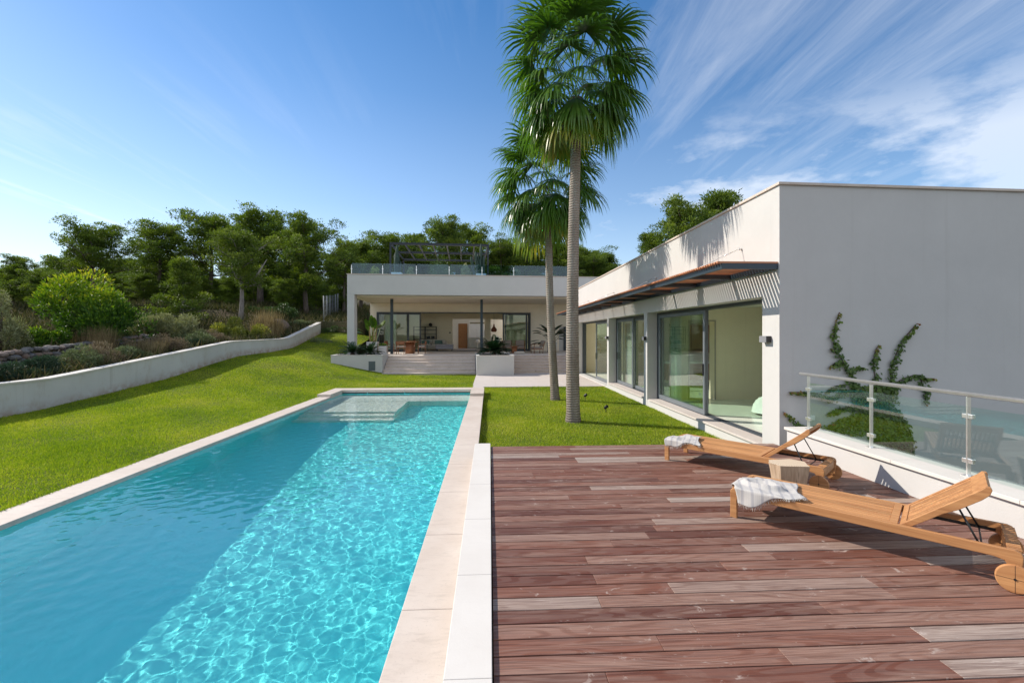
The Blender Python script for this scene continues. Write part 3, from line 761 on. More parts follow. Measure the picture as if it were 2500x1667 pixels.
def towel(lab,lo,cx,cy,w,l,ang,hang,seed,fold):
    """striped cotton towel lying on the foot end and hanging over the near rail"""
    nu,nv=44,54; r=random.Random(seed); ca,sa=math.cos(ang),math.sin(ang)
    def top(x,y):
        n=.012+.022*max(0,mnoise.noise(Vector((x*9,y*9,seed))))+.030*max(0,mnoise.noise(Vector((x*4.2,y*4.2,seed+5))))+.012*abs(mnoise.noise(Vector((x*6+y*14,y*5-x*9,seed+9))))
        if fold: 
            d=((x-.24)/.15)**2+((y-.20)/.07)**2; n+=.045*math.exp(-(d-1)**2*3)
        return n
    def fn(u,v):
        a=(u-.5)*w*(1+.10*math.sin(v*5+seed)); b=(v-.5)*l*(1+.12*math.sin(u*4+seed*2))+.03*math.sin(u*9+seed)
        x=cx+a*ca-b*sa; y=cy+a*sa+b*ca
        z=LO_H+top(x,y)
        if y<0:      # falls over the near side rail
            d=-y; z=LO_H+.012-max(0,d-.012)*.93; y=-.014-.02*min(1,d*4)-.012*math.sin(x*22+seed)*min(1,d*8)
        if x<.0:
            d=-x; z=min(z,LO_H+.012-max(0,d-.012)*.9); x=-.013-.02*min(1,d*5)-.008*math.sin(y*25)*min(1,d*8)
        return (x,y,z)
    m=MB(); m.grid(fn,nu,nv)
    q=N('striped_towel_cloth'); uvn=q.coord(kind='Object',rot=(0,0,-ang))
    sep=q.n('SeparateXYZ'); q.t.links.new(uvn,sep.inputs[0])
    st=q.math('SINE',q.math('MULTIPLY',sep.outputs[0],78.0)); st2=q.math('SINE',q.math('MULTIPLY',sep.outputs[0],430.0))
    nn=q.noise(q.coord(),240,2); n3=q.noise(q.coord(),14,3)
    c=q.mix(q.ramp(st,[(.55,0),(.8,.55)]),(.50,.47,.44),(.24,.24,.28)); c=q.mix(q.ramp(st2,[(.5,0),(.9,.25)]),c,(.35,.33,.34)); c=q.mix(q.math('MULTIPLY',n3,.25),c,(.60,.57,.53))
    o=obj('towel',m,q.done(q.pbsdf(c,.95,0,.1,q.bump(nn,.6,.003))),None)
    o.location=lo.location; o.rotation_euler=lo.rotation_euler
    sm=o.modifiers.new('thick','SOLIDIFY'); sm.thickness=.006; sm.offset=1
    tag(o,lab,'towel',group='striped towels on the loungers')
    yarn=m_fabric('fringe_yarn',(.62,.58,.53))
    for vv in (0.0,1.0):
        f=MB()
        for i in range(46):
            u=(i+.5)/46
            p=Vector(fn(u,vv)); d=Vector(fn(u,vv))-Vector(fn(u,.02 if vv==0 else .98)); d=d.normalized() if d.length>0 else Vector((0,-1,0))
            e=p+d*r.uniform(.012,.026)+Vector((r.uniform(-.006,.006),r.uniform(-.006,.006),r.uniform(-.016,-.004)))
            f.tube([p,(p+e)/2+Vector((0,0,.003)),e],.0022,4)
        obj('fringe',f,yarn,o)
    return o
towel('crumpled striped towel with a folded hollow, on the lounger nearest the camera',lo_near,.255,.19,.60,.52,R(24),.2,3,True)
towel('flat striped towel hanging off the foot of the farther lounger',lo_far,.20,.16,.46,.46,R(20),.2,8,False)

def stump():
    t=thing('stool','rough pale wood block stool standing between the two loungers','stool',(3.40,5.02,0),R(8))
    m=MB(); n=28; r=random.Random(4)
    poly=[(-.22,-.10),(.14,-.20),(.27,.02),(.18,.17),(-.14,.19),(-.24,.08)]
    pts=[]
    for i,p in enumerate(poly):
        q=poly[(i+1)%len(poly)]
        for k in range(5): pts.append((p[0]+(q[0]-p[0])*k/5,p[1]+(q[1]-p[1])*k/5))
    n=len(pts); lev=9; vs=[]
    for j in range(lev):
        z=.345*j/(lev-1); s=.80+.20*(j/(lev-1))**1.3
        for x,y in pts:
            k=1+.06*mnoise.noise(Vector((x*9,y*9,z*2.5)))+.02*mnoise.noise(Vector((x*40,y*40,z*4)))
            vs.append((x*s*k*.84,y*s*k*.84,z))
    fs=[(j*n+i,j*n+(i+1)%n,(j+1)*n+(i+1)%n,(j+1)*n+i) for j in range(lev-1) for i in range(n)]
    m.add(vs,fs); m.add([vs[(lev-1)*n+i] for i in range(n)],[tuple(range(n))],1)
    q=N('split_wood_side'); v=q.coord(scale=(22,22,1.6)); g=q.noise(v,1,6,.65,.5)
    c=q.mix(q.ramp(g,[(.3,0),(.7,1)]),(.36,.24,.15),(.62,.47,.33)); cr=q.ramp(q.noise(q.coord(scale=(30,30,2)),1,3),[(.64,0),(.70,.8)]); c=q.mix(cr,c,(.16,.09,.05))
    side=q.done(q.pbsdf(c,.8,0,.2,q.bump(g,.7,.01)))
    q=N('split_wood_top'); w=q.n('TexWave',wave_type='RINGS',rings_direction='Z'); w.inputs['Scale'].default_value=14; w.inputs['Distortion'].default_value=3
    q.t.links.new(q.coord(loc=(.1,.06,0)),w.inputs[0]); c=q.mix(w.outputs[0],(.50,.38,.26),(.68,.55,.41)); top=q.done(q.pbsdf(c,.75,0,.2))
    obj('block',m,[side,top],t,bevel=.004)
stump()

def spotlights():
    first=None
    for (x,y,rz,lab) in ((3.15,14.84,2.6,'small black garden spike light farther off, near the shadow of the shorter palm'),(3.20,12.38,2.2,'small black garden spike light nearer the deck, right of the taller palm')):
        if first is None:
            t=thing('garden_spotlight',lab,'garden light',(x,y,-.33),rz,'spike lights in the lawn')
            m=MB(); m.tube([(0,0,-.05),(0,0,.13)],.011,8); obj('spike',m,M['black'],t)
            Mx=Matrix.Translation((0,0,.15))@Matrix.Rotation(R(-55),4,'Y')
            m=MB(); m.lathe([(0,-.05),(.035,-.05),(.042,-.02),(.044,.06),(.036,.06),(.034,.045),(0,.045)],14,0,Mx,False); obj('lamp_head',m,M['black'],t); first=t
        else: copy_tree(first,None,(x,y,-.33),rz,None,lab)
spotlights()

# ------------------------------------------------------------------ terrace and room furniture (house frame)
def ht(name,lab,cat,lx,ly,z=ZT,rz=0.0,group=None): return thing(name,lab,cat,hp(lx,ly,z),TH+rz,group)
def furniture():
    wood=m_wood('reddish_timber',(.30,.115,.05),(.42,.18,.08),1.5,'z'); seat=m_fabric('pale_seat_pad',(.56,.50,.45))
    # dining table
    t=ht('dining_table','round reddish wood table on the sunny left part of the terrace','table',-3.05,2.7)
    m=MB(); m.lathe([(0,.73),(.66,.73),(.68,.745),(.68,.765),(.66,.775),(0,.775)],40,0,None,False); obj('table_top',m,wood,t)
    m=MB(); m.lathe([(0,0),(.30,0),(.27,.35),(.30,.729),(0,.729)],28); obj('pedestal',m,wood,t)
    def chair(lab,lx,ly,rz,proto=None,group='chairs around the terrace table'):
        if proto: return copy_tree(proto,None,hp(lx,ly,ZT),TH+rz,None,lab)
        t=ht('chair',lab,'chair',lx,ly,ZT,rz,group)
        for sx in (-1,1):
            for sy in (-1,1):
                m=MB(); top=.80 if sy>0 else .60; m.tube([(sx*.24,sy*.22,0),(sx*.25,sy*.22,top)],.022,8); obj('leg',m,wood,t)
        m=MB(); m.box(-.25,.25,-.22,.22,.40,.44); obj('seat',m,wood,t,bevel=.008)
        m=MB(); m.box(-.235,.235,-.21,.20,.441,.50); obj('cushion',m,seat,t,bevel=.02)
        m=MB(); m.grid(lambda u,v:(-.27+.54*u,.225+.07*math.sin(math.pi*u),.60+.22*v),12,2); b=obj('backrest',m,wood,t); s=b.modifiers.new('t','SOLIDIFY'); s.thickness=.03
        m=MB(); 
        for sx in (-1,1): m.box(sx*.25-.02,sx*.25+.02,-.24,.24,.60,.63)
        obj('armrest',m,wood,t,bevel=.006)
        return t
    c1=chair('reddish wood dining chair in front of the round table, seen from behind',-3.47,1.75,R(172))
    chair('wood dining chair right of the round table, turned sideways to the camera',-2.25,2.35,R(-85),c1)
    chair('wood dining chair left of the blue column, partly hidden by it',-4.35,2.75,R(80),c1)
    chair('wood dining chair on the far side of the round table',-3.1,3.9,R(5),c1)
    # armchairs
    def arm(lab,lx,ly,rz,proto=None):
        if proto: return copy_tree(proto,None,hp(lx,ly,ZT),TH+rz,None,lab)
        t=ht('armchair',lab,'armchair',lx,ly,ZT,rz,'low armchairs on the terrace')
        for sx in (-1,1):
            m=MB(); m.tube([(sx*.32,-.30,0),(sx*.33,-.30,.58)],.02,8); obj('leg',m,wood,t)
            m=MB(); m.tube([(sx*.32,.28,0),(sx*.33,.36,.58),(sx*.33,.46,.80)],.02,8); obj('leg',m,wood,t)
            m=MB(); m.box(sx*.33-.03,sx*.33+.03,-.33,.40,.58,.605); obj('armrest',m,wood,t,bevel=.006)
        m=MB(); m.box(-.31,.31,-.30,.32,.26,.30); obj('seat_frame',m,wood,t,bevel=.006)
        m=MB(); m.box(-.30,.30,-.32,.28,.302,.43); obj('seat_cushion',m,M['cushion'],t,bevel=.035,seg=3)
        Mx=Matrix.Translation((0,.30,.44))@Matrix.Rotation(R(-18),4,'X'); m=MB(); m.box(-.29,.29,-.06,.08,0,.42,0,Mx); obj('back_cushion',m,M['cushion'],t,bevel=.04,seg=3)
        return t
    a1=arm('low wood armchair with taupe cushions at right, beside the tall pot',5.25,2.2,R(-80))
    arm('low wood armchair just right of the doors, behind the cycad',3.55,4.3,R(8),a1)
    arm('low wood armchair in the middle of the seating group',4.35,4.1,R(-6),a1)
    arm('low wood armchair seen sideways beside the right column',2.35,3.6,R(95),a1)
    t=ht('side_table','reddish wood drum table between the armchairs','coffee table',3.8,2.6); m=MB(); m.lathe([(0,0),(.20,0),(.17,.2),(.20,.44),(.30,.445),(.30,.48),(0,.48)],24); obj('table',m,wood,t)
    # poufs
    for lx,ly,lab in ((4.05,1.85,'flat round cream floor cushion in front of the drum table'),(3.15,2.1,'flat cream floor cushion half behind the cycad')):
        t=ht('floor_cushion',lab,'cushion',lx,ly,ZT,0,'cream floor cushions'); m=MB(); m.lathe([(0,0.002),(.30,.01),(.37,.06),(.33,.12),(.15,.15),(0,.155)],26); obj('cushion',m,M['linen'],t)
    # sofa
    t=ht('sofa','long grey beige sofa facing the terrace in the living room','sofa',-2.0,8.9)
    m=MB(); m.box(-1.15,1.0,-.42,.45,.12,.30); obj('base',m,M['linen'],t,bevel=.03)
    for k in range(2):
        m=MB(); m.box(-1.1+1.04*k,-.08+1.04*k,-.46,.25,.302,.50); obj('seat_cushion',m,M['linen'],t,bevel=.05,seg=3)
        m=MB(); m.box(-1.1+1.04*k,-.08+1.04*k,.14,.42,.50,.86); obj('back_cushion',m,M['linen'],t,bevel=.07,seg=3)
    m=MB(); m.box(.98,1.12,-.42,.45,.12,.62); obj('armrest',m,M['linen'],t,bevel=.04)
    for lx,lab in ((-2.55,'dark sage cushion on the left half of the sofa'),(-1.55,'dark sage cushion on the right half of the sofa')):
        Mx=Matrix.Rotation(R(-18),4,'X'); t=ht('throw_pillow',lab,'pillow',lx,8.74,ZT+.502,0,'sage pillows on the sofa'); m=MB(); m.box(-.30,.30,-.06,.07,0,.30,0,Mx); obj('pillow',m,M['sage'],t,bevel=.05,seg=3)
    t=ht('bolster','round cream bolster at the right end of the sofa','pillow',-1.08,8.6,ZT+.66); m=MB(); m.tube([(-.02,-.25,0),(.02,.25,0)],.13,16); obj('bolster',m,M['linen'],t,bevel=.03)
    t=ht('ottoman','wide grey upholstered ottoman in front of the sofa','ottoman',-1.02,7.5)
    m=MB(); m.box(-.66,.66,-.40,.40,.14,.34); obj('base',m,M['greyfab'],t,bevel=.05,seg=3); m=MB(); m.box(-.67,.67,-.41,.41,.341,.50); obj('cushion',m,M['greyfab'],t,bevel=.06,seg=3)
    m=MB()
    for sx in (-.55,.55): m.box(sx-.02,sx+.02,-.3,.3,0,.14)
    obj('leg',m,M['black'],t)
    t=ht('side_table','small round white wire table beside the sofa','side table',-2.4,7.35); m=MB(); m.lathe([(0,.52),(.26,.52),(.26,.54),(0,.54)],24,0,None,False); obj('table_top',m,M['white'],t)
    for k in range(6):
        a=k*math.pi/3; m=MB(); m.tube([(.2*math.cos(a),.2*math.sin(a),0),(.09*math.cos(a),.09*math.sin(a),.52)],.008,5); obj('leg',m,M['black'],t)
    # shelf
    t=ht('shelf_unit','open black metal shelf against the living room wall','shelf',-2.72,10.2)
    m=MB()
    for x in (-.9,0,.9):
        for y in (-.2,.2): m.box(x-.022,x+.022,y-.022,y+.022,0,1.90)
    obj('frame',m,M['black'],t)
    for z in (.9,1.28,1.62,1.878):
        m=MB(); m.box(-.878,.878,-.178,.178,z-.015,z+.015); obj('shelf',m,M['black'],t)
    t=ht('globe_vase','round black vase on top of the metal shelf','vase',-2.29,10.2,ZT+1.90); m=MB(); m.lathe([(0,.001),(.06,.001),(.13,.08),(.145,.15),(.12,.23),(.05,.28),(.04,.29),(0,.285)],22); obj('vase',m,M['black'],t)
    for lx,lab in ((-2.45,'black storage box on the lowest visible shelf, left one'),(-2.08,'black storage box on the lowest visible shelf, right one')):
        t=ht('storage_box',lab,'box',lx,10.18,ZT+.916,0,'boxes on the shelf'); m=MB(); m.box(-.13,.13,-.13,.13,0,.19); obj('box',m,M['black'],t,bevel=.01); m=MB(); m.box(-.135,.135,-.135,.135,.191,.215); obj('lid',m,M['black'],t)
    # pendant, dark table, appliances, lamp
    t=ht('pendant_lamp','woven brown bottle shaped pendant lamp inside the house','pendant lamp',2.83,9.0,2.06)
    m=MB(); m.lathe([(.17,0),(.235,.10),(.225,.22),(.12,.36),(.06,.44),(.055,.60),(.07,.62)],28); obj('lamp_shade',m,m_plain('woven_rattan',(.22,.075,.04),.8,var=.3,nscale=40),t); m=MB(); m.tube([(0,0,.60),(0,0,1.62)],.008,6); obj('cord',m,M['black'],t)
    t=ht('dark_table','long black indoor table behind the right column','table',2.8,8.0); m=MB(); m.box(-.75,.75,-.45,.45,.69,.735); obj('table_top',m,M['black'],t,bevel=.006)
    for sx in (-1,1):
        m=MB(); m.tube([(sx*.15,0,0),(sx*.5,0,.69)],.035,8); obj('leg',m,M['black'],t)
    for lx,w,h,lab in ((2.80,.16,.36,'steel kettle on the kitchen worktop, left one'),(3.2,.42,.40,'silver coffee machine in the middle of the kitchen worktop'),(3.55,.16,.30,'dark jug at the right end of the kitchen worktop')):
        t=ht('appliance',lab,'appliance',lx,10.95,1.326,0,'appliances on the kitchen worktop'); m=MB(); m.box(-w/2,w/2,-.14,.14,0,h); obj('housing',m,M['steel'],t,bevel=.03); m=MB(); m.box(-w/3,w/3,-.155,-.141,h*.25,h*.75); obj('panel',m,M['black'],t)
    t=ht('table_lamp','small white mushroom lamp before the pale cabinets','lamp',1.62,12.2); m=MB(); m.lathe([(0,0),(.13,0),(.13,.02),(.02,.03),(.02,.55)],16); obj('base',m,M['white'],t); m=MB(); m.lathe([(.02,.83),(.16,.78),(.20,.66),(.19,.56),(.05,.54)],20); obj('lamp_shade',m,M['white'],t)
    t=ht('wall_switch','small black switch on the living room wall','switch',-.72,10.47,2.0); m=MB(); m.box(-.05,.05,-.02,.028,-.06,.06); obj('plate',m,M['black'],t,bevel=.004)
    # bedroom
    t=thing('bed','low bed with a white quilted duvet, its foot seen through the open bedroom door','bed',(7.3,9.65,-.10))
    m=MB(); m.box(-.85,1.2,-1.0,1.0,.05,.25); obj('base',m,m_plain('bed_base',(.25,.2,.16),.7),t,bevel=.02)
    m=MB(); 
    def duv(u,v):
        x=-.98+2.2*u; y=-1.12+2.24*v; e=min(u*2.2,v*2.24,(1-v)*2.24,.30)/.30
        return (x+.03*math.sin(v*26),y+.02*math.sin(u*21),.06+.40*math.sin(min(1,e)*math.pi/2)**.6+.03*mnoise.noise(Vector((x*3,y*3,2))))
    m.grid(duv,40,40); obj('duvet',m,M['sheet'],t)
    m=MB(); m.box(.2,1.15,-.9,.9,.46,.62); obj('pillow',m,m_fabric('green_bedspread',(.30,.45,.38)),t,bevel=.06,seg=3)
furniture()

# ------------------------------------------------------------------ things on the roof
def roof():
    t=ht('roof_pergola','dark steel pergola frame standing on the roof terrace','pergola',-1.16,3.5,4.497)
    pg=m_plain('dark_pergola_steel',(.016,.02,.028),.5)
    X0,X1=-3.25,3.24; zt=7.97-4.497; w=.055
    for x,y in ((X0,0),(X1,0),(X0,6.5),(X1,6.5)):
        m=MB(); m.box(x-w,x+w,y-w,y+w,0,zt-.15); obj('post',m,pg,t)
    for y in (0,3.25,6.5):
        m=MB(); m.box(X0-w,X1+w,y-w,y+w,zt-.149,zt); obj('beam',m,pg,t)
    for i in range(8):
        x=X0+(X1-X0)*i/7
        for a,b in ((w,3.25-w),(3.25+w,6.5-w)):
            m=MB(); m.box(x-.04,x+.04,a+.001,b-.001,zt-.125,zt-.02); obj('rafter',m,pg,t)
    t=ht('roof_railing','clear glass railing along the front edge of the far house roof','railing',0,.3,5.40)
    xs=[-6.15,-4.35,-2.37,-.42,1.56,3.5,5.5,7.5]
    gl=m_glass('roof_railing_glass',(.66,.82,.90),1.2)
    for x in xs:
        m=MB(); m.box(x-.02,x+.02,-.02,.02,0,.55); m.box(x-.04,x+.04,-.03,.03,.30,.35); obj('post',m,M['steel'],t)
    for a,b in zip(xs[:-1],xs[1:]):
        m=MB(); m.box(a+.03,b-.03,-.006,.006,.03,.66); obj('glass_pane',m,gl,t)
    m=MB(); m.box(-6.156,-6.144,.03,6,.03,.66); obj('glass_pane',m,gl,t)
roof()
# ------------------------------------------------------------------ foliage helpers (numpy)
def m_leaf(name,stops,rough=.5,trans=.25,tcol=None,spec=.4,nscale=.9):
    """stops: colours over the per-face tone"""
    q=N(name); t=q.attr('tone'); v=q.coord(); n=q.noise(v,nscale,3)
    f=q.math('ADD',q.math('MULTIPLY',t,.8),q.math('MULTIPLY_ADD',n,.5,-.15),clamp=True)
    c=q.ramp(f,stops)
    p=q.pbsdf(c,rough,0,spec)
    tr=q.n('BsdfTranslucent'); q.set(tr.inputs[0],q.mix(1.0,c,tcol or (1.0,1.25,.45),'MULTIPLY'))
    mx=q.n('MixShader'); mx.inputs[0].default_value=trans; q.t.links.new(p,mx.inputs[1]); q.t.links.new(tr.outputs[0],mx.inputs[2])
    return q.done(mx.outputs[0])
def unit(a): return a/np.maximum(np.linalg.norm(a,axis=-1,keepdims=True),1e-9)
def leaf_quads(P,D,U,L,W,tone,bend=0.0):
    """diamond leaves: base P, direction D, side U, length L, width W -> V,F"""
    n=len(P); L=np.broadcast_to(L,(n,))[:,None]; W=np.broadcast_to(W,(n,))[:,None]
    Nn=unit(np.cross(D,U))
    mid=P+D*L*.5+Nn*bend*L
    V=np.stack([P,mid+U*W*.5,P+D*L,mid-U*W*.5],1).reshape(-1,3)
    F=np.arange(n*4).reshape(n,4); return V,F,np.broadcast_to(tone,(n,)).astype(float)
def tri_leaves(P,D,U,L,W,tone):
    n=len(P); L=np.broadcast_to(L,(n,))[:,None]; W=np.broadcast_to(W,(n,))[:,None]
    V=np.stack([P-U*W*.5,P+U*W*.5,P+D*L],1).reshape(-1,3); return V,np.arange(n*3).reshape(n,3),np.broadcast_to(tone,(n,)).astype(float)
def rdir(r,n,up=0.0):
    a=r.normal(size=(n,3)); a[:,2]+=up; return unit(a)
def join(parts):
    o=0; Vs=[];Fs=[];Ts=[]
    for V,F,T in parts: Vs.append(V); Fs.append(F+o); Ts.append(T); o+=len(V)
    return np.concatenate(Vs),np.concatenate(Fs),np.concatenate(Ts)
def fobj(name,parts,mat,parent=None,smooth=False):
    V,F,T=join(parts); me=fastmesh(name,V,F,mat,smooth,{'tone':('FACE',T)})
    o=bpy.data.objects.new(name,me); col.objects.link(o)
    if parent is not None: o.parent=parent
    return o

# ------------------------------------------------------------------ lawn grass
def grass():
    r=np.random.default_rng(21); parts=[]
    for x0,x1,y0,y1 in LAWN:
        for (ya,yb,dens) in ((-4.0,3.0,1500),(3.0,9,5200),(9,14,3600),(14,20,2300),(20,34,1500)):
            a,b=max(y0,ya),min(y1,yb)
            if b<=a: continue
            n=int((x1-x0)*(b-a)*dens); X=r.uniform(x0,x1,n); Y=r.uniform(a,b,n)
            u=X*.9988-Y*.0494; d=X*.0494+Y*.9988
            k=(np.abs(u)<d*1.16+.4)|(r.random(n)<.5)
            X,Y=X[k],Y[k]; n=len(X)
            if n==0: continue
            Z=gz_np(X,Y) if x0<-.3 else np.full(n,-.335)
            ht=r.uniform(.022,.062,n)*(1+.35*np.sin(X*2.1+np.sin(Y*1.7))*np.sin(Y*1.3))
            D=np.stack([r.normal(0,.55,n),r.normal(0,.55,n),np.ones(n)],1); D=unit(D)
            an=r.uniform(0,2*np.pi,n); U=np.stack([np.cos(an),np.sin(an),np.zeros(n)],1)
            w=r.uniform(.007,.013,n)*(1+.5*(Y>14))
            patch=.5+.22*np.sin(X*1.15+1.3*np.sin(Y*.8))+.2*np.sin(Y*1.9+X*.7)+.10*np.sin(X*4.3+Y*3.7)+.20*np.sin(X*9+2*np.sin(Y*7))*np.sin(Y*8.3+2*np.sin(X*6))
            tone=np.clip(patch*.55+r.normal(.20,.30,n),0,1)
            parts.append(tri_leaves(np.stack([X,Y,Z-.004],1),D,U,ht,w,tone))
    mat=m_leaf('grass_blades',[(0,(.11,.19,.012)),(.35,(.27,.37,.016)),(.65,(.42,.47,.026)),(.88,(.54,.52,.06)),(1,(.62,.54,.16))],.5,.35,(1.0,1.15,.35),.3,.7)
    o=fobj('grass',parts,mat); tag(o,kind='stuff')
grass()

# ------------------------------------------------------------------ palms
M['palm']=m_leaf('palm_frond',[(0,(.032,.075,.016)),(.4,(.085,.175,.026)),(.7,(.17,.26,.036)),(.85,(.36,.33,.04)),(1,(.48,.30,.065))],.30,.36,(1.1,1.25,.35),.55,2)
M['deadfrond']=m_leaf('dry_frond',[(0,(.10,.055,.025)),(1,(.26,.15,.06))],.8,.15,(1,.9,.6),.1)
def palm_trunk_mat():
    q=N('palm_bark'); v=q.coord(); 
    z=q.n('SeparateXYZ'); q.t.links.new(v,z.inputs[0])
    wob=q.noise(q.coord(scale=(5,5,3)),1,4,.6)
    ring=q.math('SINE',q.math('MULTIPLY_ADD',z.outputs[2],105.0,q.math('MULTIPLY',wob,7.0)))
    big=q.noise(q.coord(scale=(3,3,.9)),1,5,.6); fine=q.noise(q.coord(scale=(22,22,60)),1,4,.65)
    c=q.mix(q.ramp(big,[(.3,0),(.7,1)]),(.235,.185,.145),(.40,.345,.29))
    c=q.mix(q.ramp(ring,[(.45,0),(.95,.5)]),c,(.12,.09,.07)); c=q.mix(q.ramp(fine,[(.52,0),(.72,.6)]),c,(.10,.08,.065))
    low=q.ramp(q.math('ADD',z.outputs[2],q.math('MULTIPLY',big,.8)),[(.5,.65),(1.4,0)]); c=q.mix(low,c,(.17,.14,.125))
    return q.done(q.pbsdf(c,.9,0,.15,q.bump(q.math('ADD',ring,q.math('MULTIPLY',fine,1.2)),.6,.012)))
M['palmbark']=palm_trunk_mat()
def fan(r,base,axis,up,petL,bladeL,droop,tone,nseg=34):
    """one fan leaf. axis: outward direction at the crown, up: local up; returns parts list"""
    parts=[]; side=unit(np.cross(axis,up)); 
    # petiole curve
    pts=[base]; d=axis.copy(); st=petL/5
    for i in range(5):
        d=unit(d+np.array([0,0,-1.0])*droop*.07); pts.append(pts[-1]+d*st)
    pts=np.array(pts)
    for a,b in zip(pts[:-1],pts[1:]):
        w=side*.016; V=np.stack([a-w,a+w,b+w*.9,b-w*.9]); parts.append((V,np.array([[0,1,2,3]]),np.array([min(1,tone+.18)])))
    hub=pts[-1]; side=unit(np.cross(d,np.array([0,0,1.0])) if abs(d[2])<.95 else side); nrm=unit(np.cross(side,d))
    ns=5
    for k in range(nseg):
        t=(k/(nseg-1)-.5)*2; ang=t*R(118)+r.normal(0,.02)
        dirn=unit(d*math.cos(ang)+side*math.sin(ang)-nrm*(.12+.10*(k%2)))
        Lk=bladeL*(1-.34*abs(t)**2.2)*r.uniform(.9,1.06); p=hub.copy(); dd=dirn.copy(); w0=.036*bladeL/.95
        L=[];Rr=[]; sid=unit(np.cross(dd,nrm))
        for j in range(ns+1):
            f=j/ns; w=w0*(.45+.8*f if f<.45 else .81*(1-f)/.55+.03)
            tw=sid*w; L.append(p-tw+nrm*.004*(k%2)); Rr.append(p+tw)
            g=(droop*.20+(1.05+.45*droop)*max(0,f-.34)**1.0)*r.uniform(.8,1.25)
            dd=unit(dd+np.array([r.normal(0,.03),r.normal(0,.03),-g])); p=p+dd*Lk/ns
        V=np.array(L+Rr); F=np.array([[j,j+1,ns+2+j,ns+1+j] for j in range(ns)])
        tn=np.clip(tone+r.normal(0,.06)+np.linspace(-.05,.16,ns)*(1 if tone>.3 else .3),0,1); parts.append((V,F,tn))
    return parts
def palm(lab,x,y,zb,h,r0,r1,seed,lean,nleaf,scale):
    t=thing('fan_palm',lab,'palm tree',(x,y,zb),0,'fan palms on the lawn'); r=np.random.default_rng(seed)
    m=MB(); n=16; lev=int(h/.07); vs=[]
    def cpt(z): f=z/h; return (lean[0]*f+.03*math.sin(f*5+seed),lean[1]*f+.03*math.cos(f*4+seed))
    for j in range(lev+1):
        z=h*j/lev; f=z/h; rad=r1+(r0-r1)*(1-f)**1.6; 
        if z<.35: rad+=.028*((.35-z)/.35)**2
        if f>.93: rad*=1+.35*(f-.93)/.07
        rad*=1+.028*((j%2)-.5)+.012*mnoise.noise(Vector((0,seed,z*3)))
        cx,cy=cpt(z)
        for k in range(n):
            a=2*math.pi*k/n; rr=rad*(1+.03*mnoise.noise(Vector((math.cos(a)*2,math.sin(a)*2,z*1.5+seed))))
            vs.append((cx+rr*math.cos(a),cy+rr*math.sin(a),z-.05 if j==0 else z))
    fs=[(j*n+k,j*n+(k+1)%n,(j+1)*n+(k+1)%n,(j+1)*n+k) for j in range(lev) for k in range(n)]
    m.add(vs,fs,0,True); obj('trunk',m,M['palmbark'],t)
    top=np.array([*cpt(h),h]); parts=[]; 
    for i in range(nleaf):
        f=(i+.5)/nleaf           # 0 top .. 1 bottom
        el=R(84)-R(128)*f**.9; az=i*2.39996+r.normal(0,.15)
        axis=np.array([math.cos(az)*math.cos(el),math.sin(az)*math.cos(el),math.sin(el)])
        up=np.array([-math.cos(az)*math.sin(el),-math.sin(az)*math.sin(el),math.cos(el)])
        base=top+np.array([math.cos(az)*.10,math.sin(az)*.10,1.0*(1-f)-.05])*scale
        tone=np.clip(.16+.20*r.random()+(.10 if f<.2 else 0)+(.5*(f-.80)/.20 if f>.80 else 0),0,.95)
        pl=(1.0-.25*f)*r.uniform(.85,1.1)*scale*(.80 if f<.15 else 1); bl=r.uniform(.86,1.0)*scale
        parts+=fan(r,base,axis,up,pl,bl,.15+.8*f**.8,tone)
    fobj('crown',parts,M['palm'],t)
    parts=[]
    for i in range(9):
        az=i*.7+r.normal(0,.2); el=R(-62+r.normal(0,8)); axis=np.array([math.cos(az)*math.cos(el),math.sin(az)*math.cos(el),math.sin(el)]); up=np.array([-math.cos(az)*math.sin(el),-math.sin(az)*math.sin(el),math.cos(el)])
        parts+=fan(r,top+np.array([0,0,-.12]),axis,up,.30*scale,.50*scale,1.3,r.uniform(.2,1),20)
    for i in range(60):
        az=r.uniform(0,6.28); z=r.uniform(-.45,.1); p=top+np.array([math.cos(az)*r1*1.1,math.sin(az)*r1*1.1,z]); d=unit(np.array([math.cos(az)*.35,math.sin(az)*.35,-1])); s=np.array([-math.sin(az),math.cos(az),0])
        parts.append(leaf_quads(p[None],d[None],s[None],r.uniform(.25,.5),.045,r.random()))
    fobj('dry_skirt',parts,M['deadfrond'],t)
palm('tall fan palm standing nearest the deck, its crown reaching the top of the picture',2.06,11.18,-.33,7.95,.175,.125,3,(.05,-.05),58,1.16)
palm('shorter fan palm behind the tall one, with a smaller crown',2.15,14.93,-.33,6.55,.145,.11,9,(-.26,.0),62,1.2)

# ------------------------------------------------------------------ pines
M['pine']=m_leaf('pine_needles',[(0,(.032,.062,.014)),(.35,(.092,.145,.020)),(.65,(.18,.24,.028)),(1,(.30,.345,.045))],.6,.33,(1.1,1.2,.4),.25,.5)
M['pine_light']=m_leaf('young_pine_needles',[(0,(.04,.075,.014)),(.4,(.11,.165,.022)),(.7,(.19,.24,.032)),(1,(.30,.335,.05))],.6,.28,(1.1,1.2,.4),.25,.6)
def bark(name,a,b):
    q=N(name); v=q.coord(scale=(9,9,2)); n=q.noise(v,1,6,.65,.5); c=q.mix(q.ramp(n,[(.3,0),(.7,1)]),a,b)
    return q.done(q.pbsdf(c,.9,0,.15,q.bump(n,.8,.03)))
M['bark']=bark('pine_bark',(.07,.052,.042),(.19,.15,.125)); M['bark_grey']=bark('grey_pine_bark',(.16,.14,.125),(.32,.285,.26))
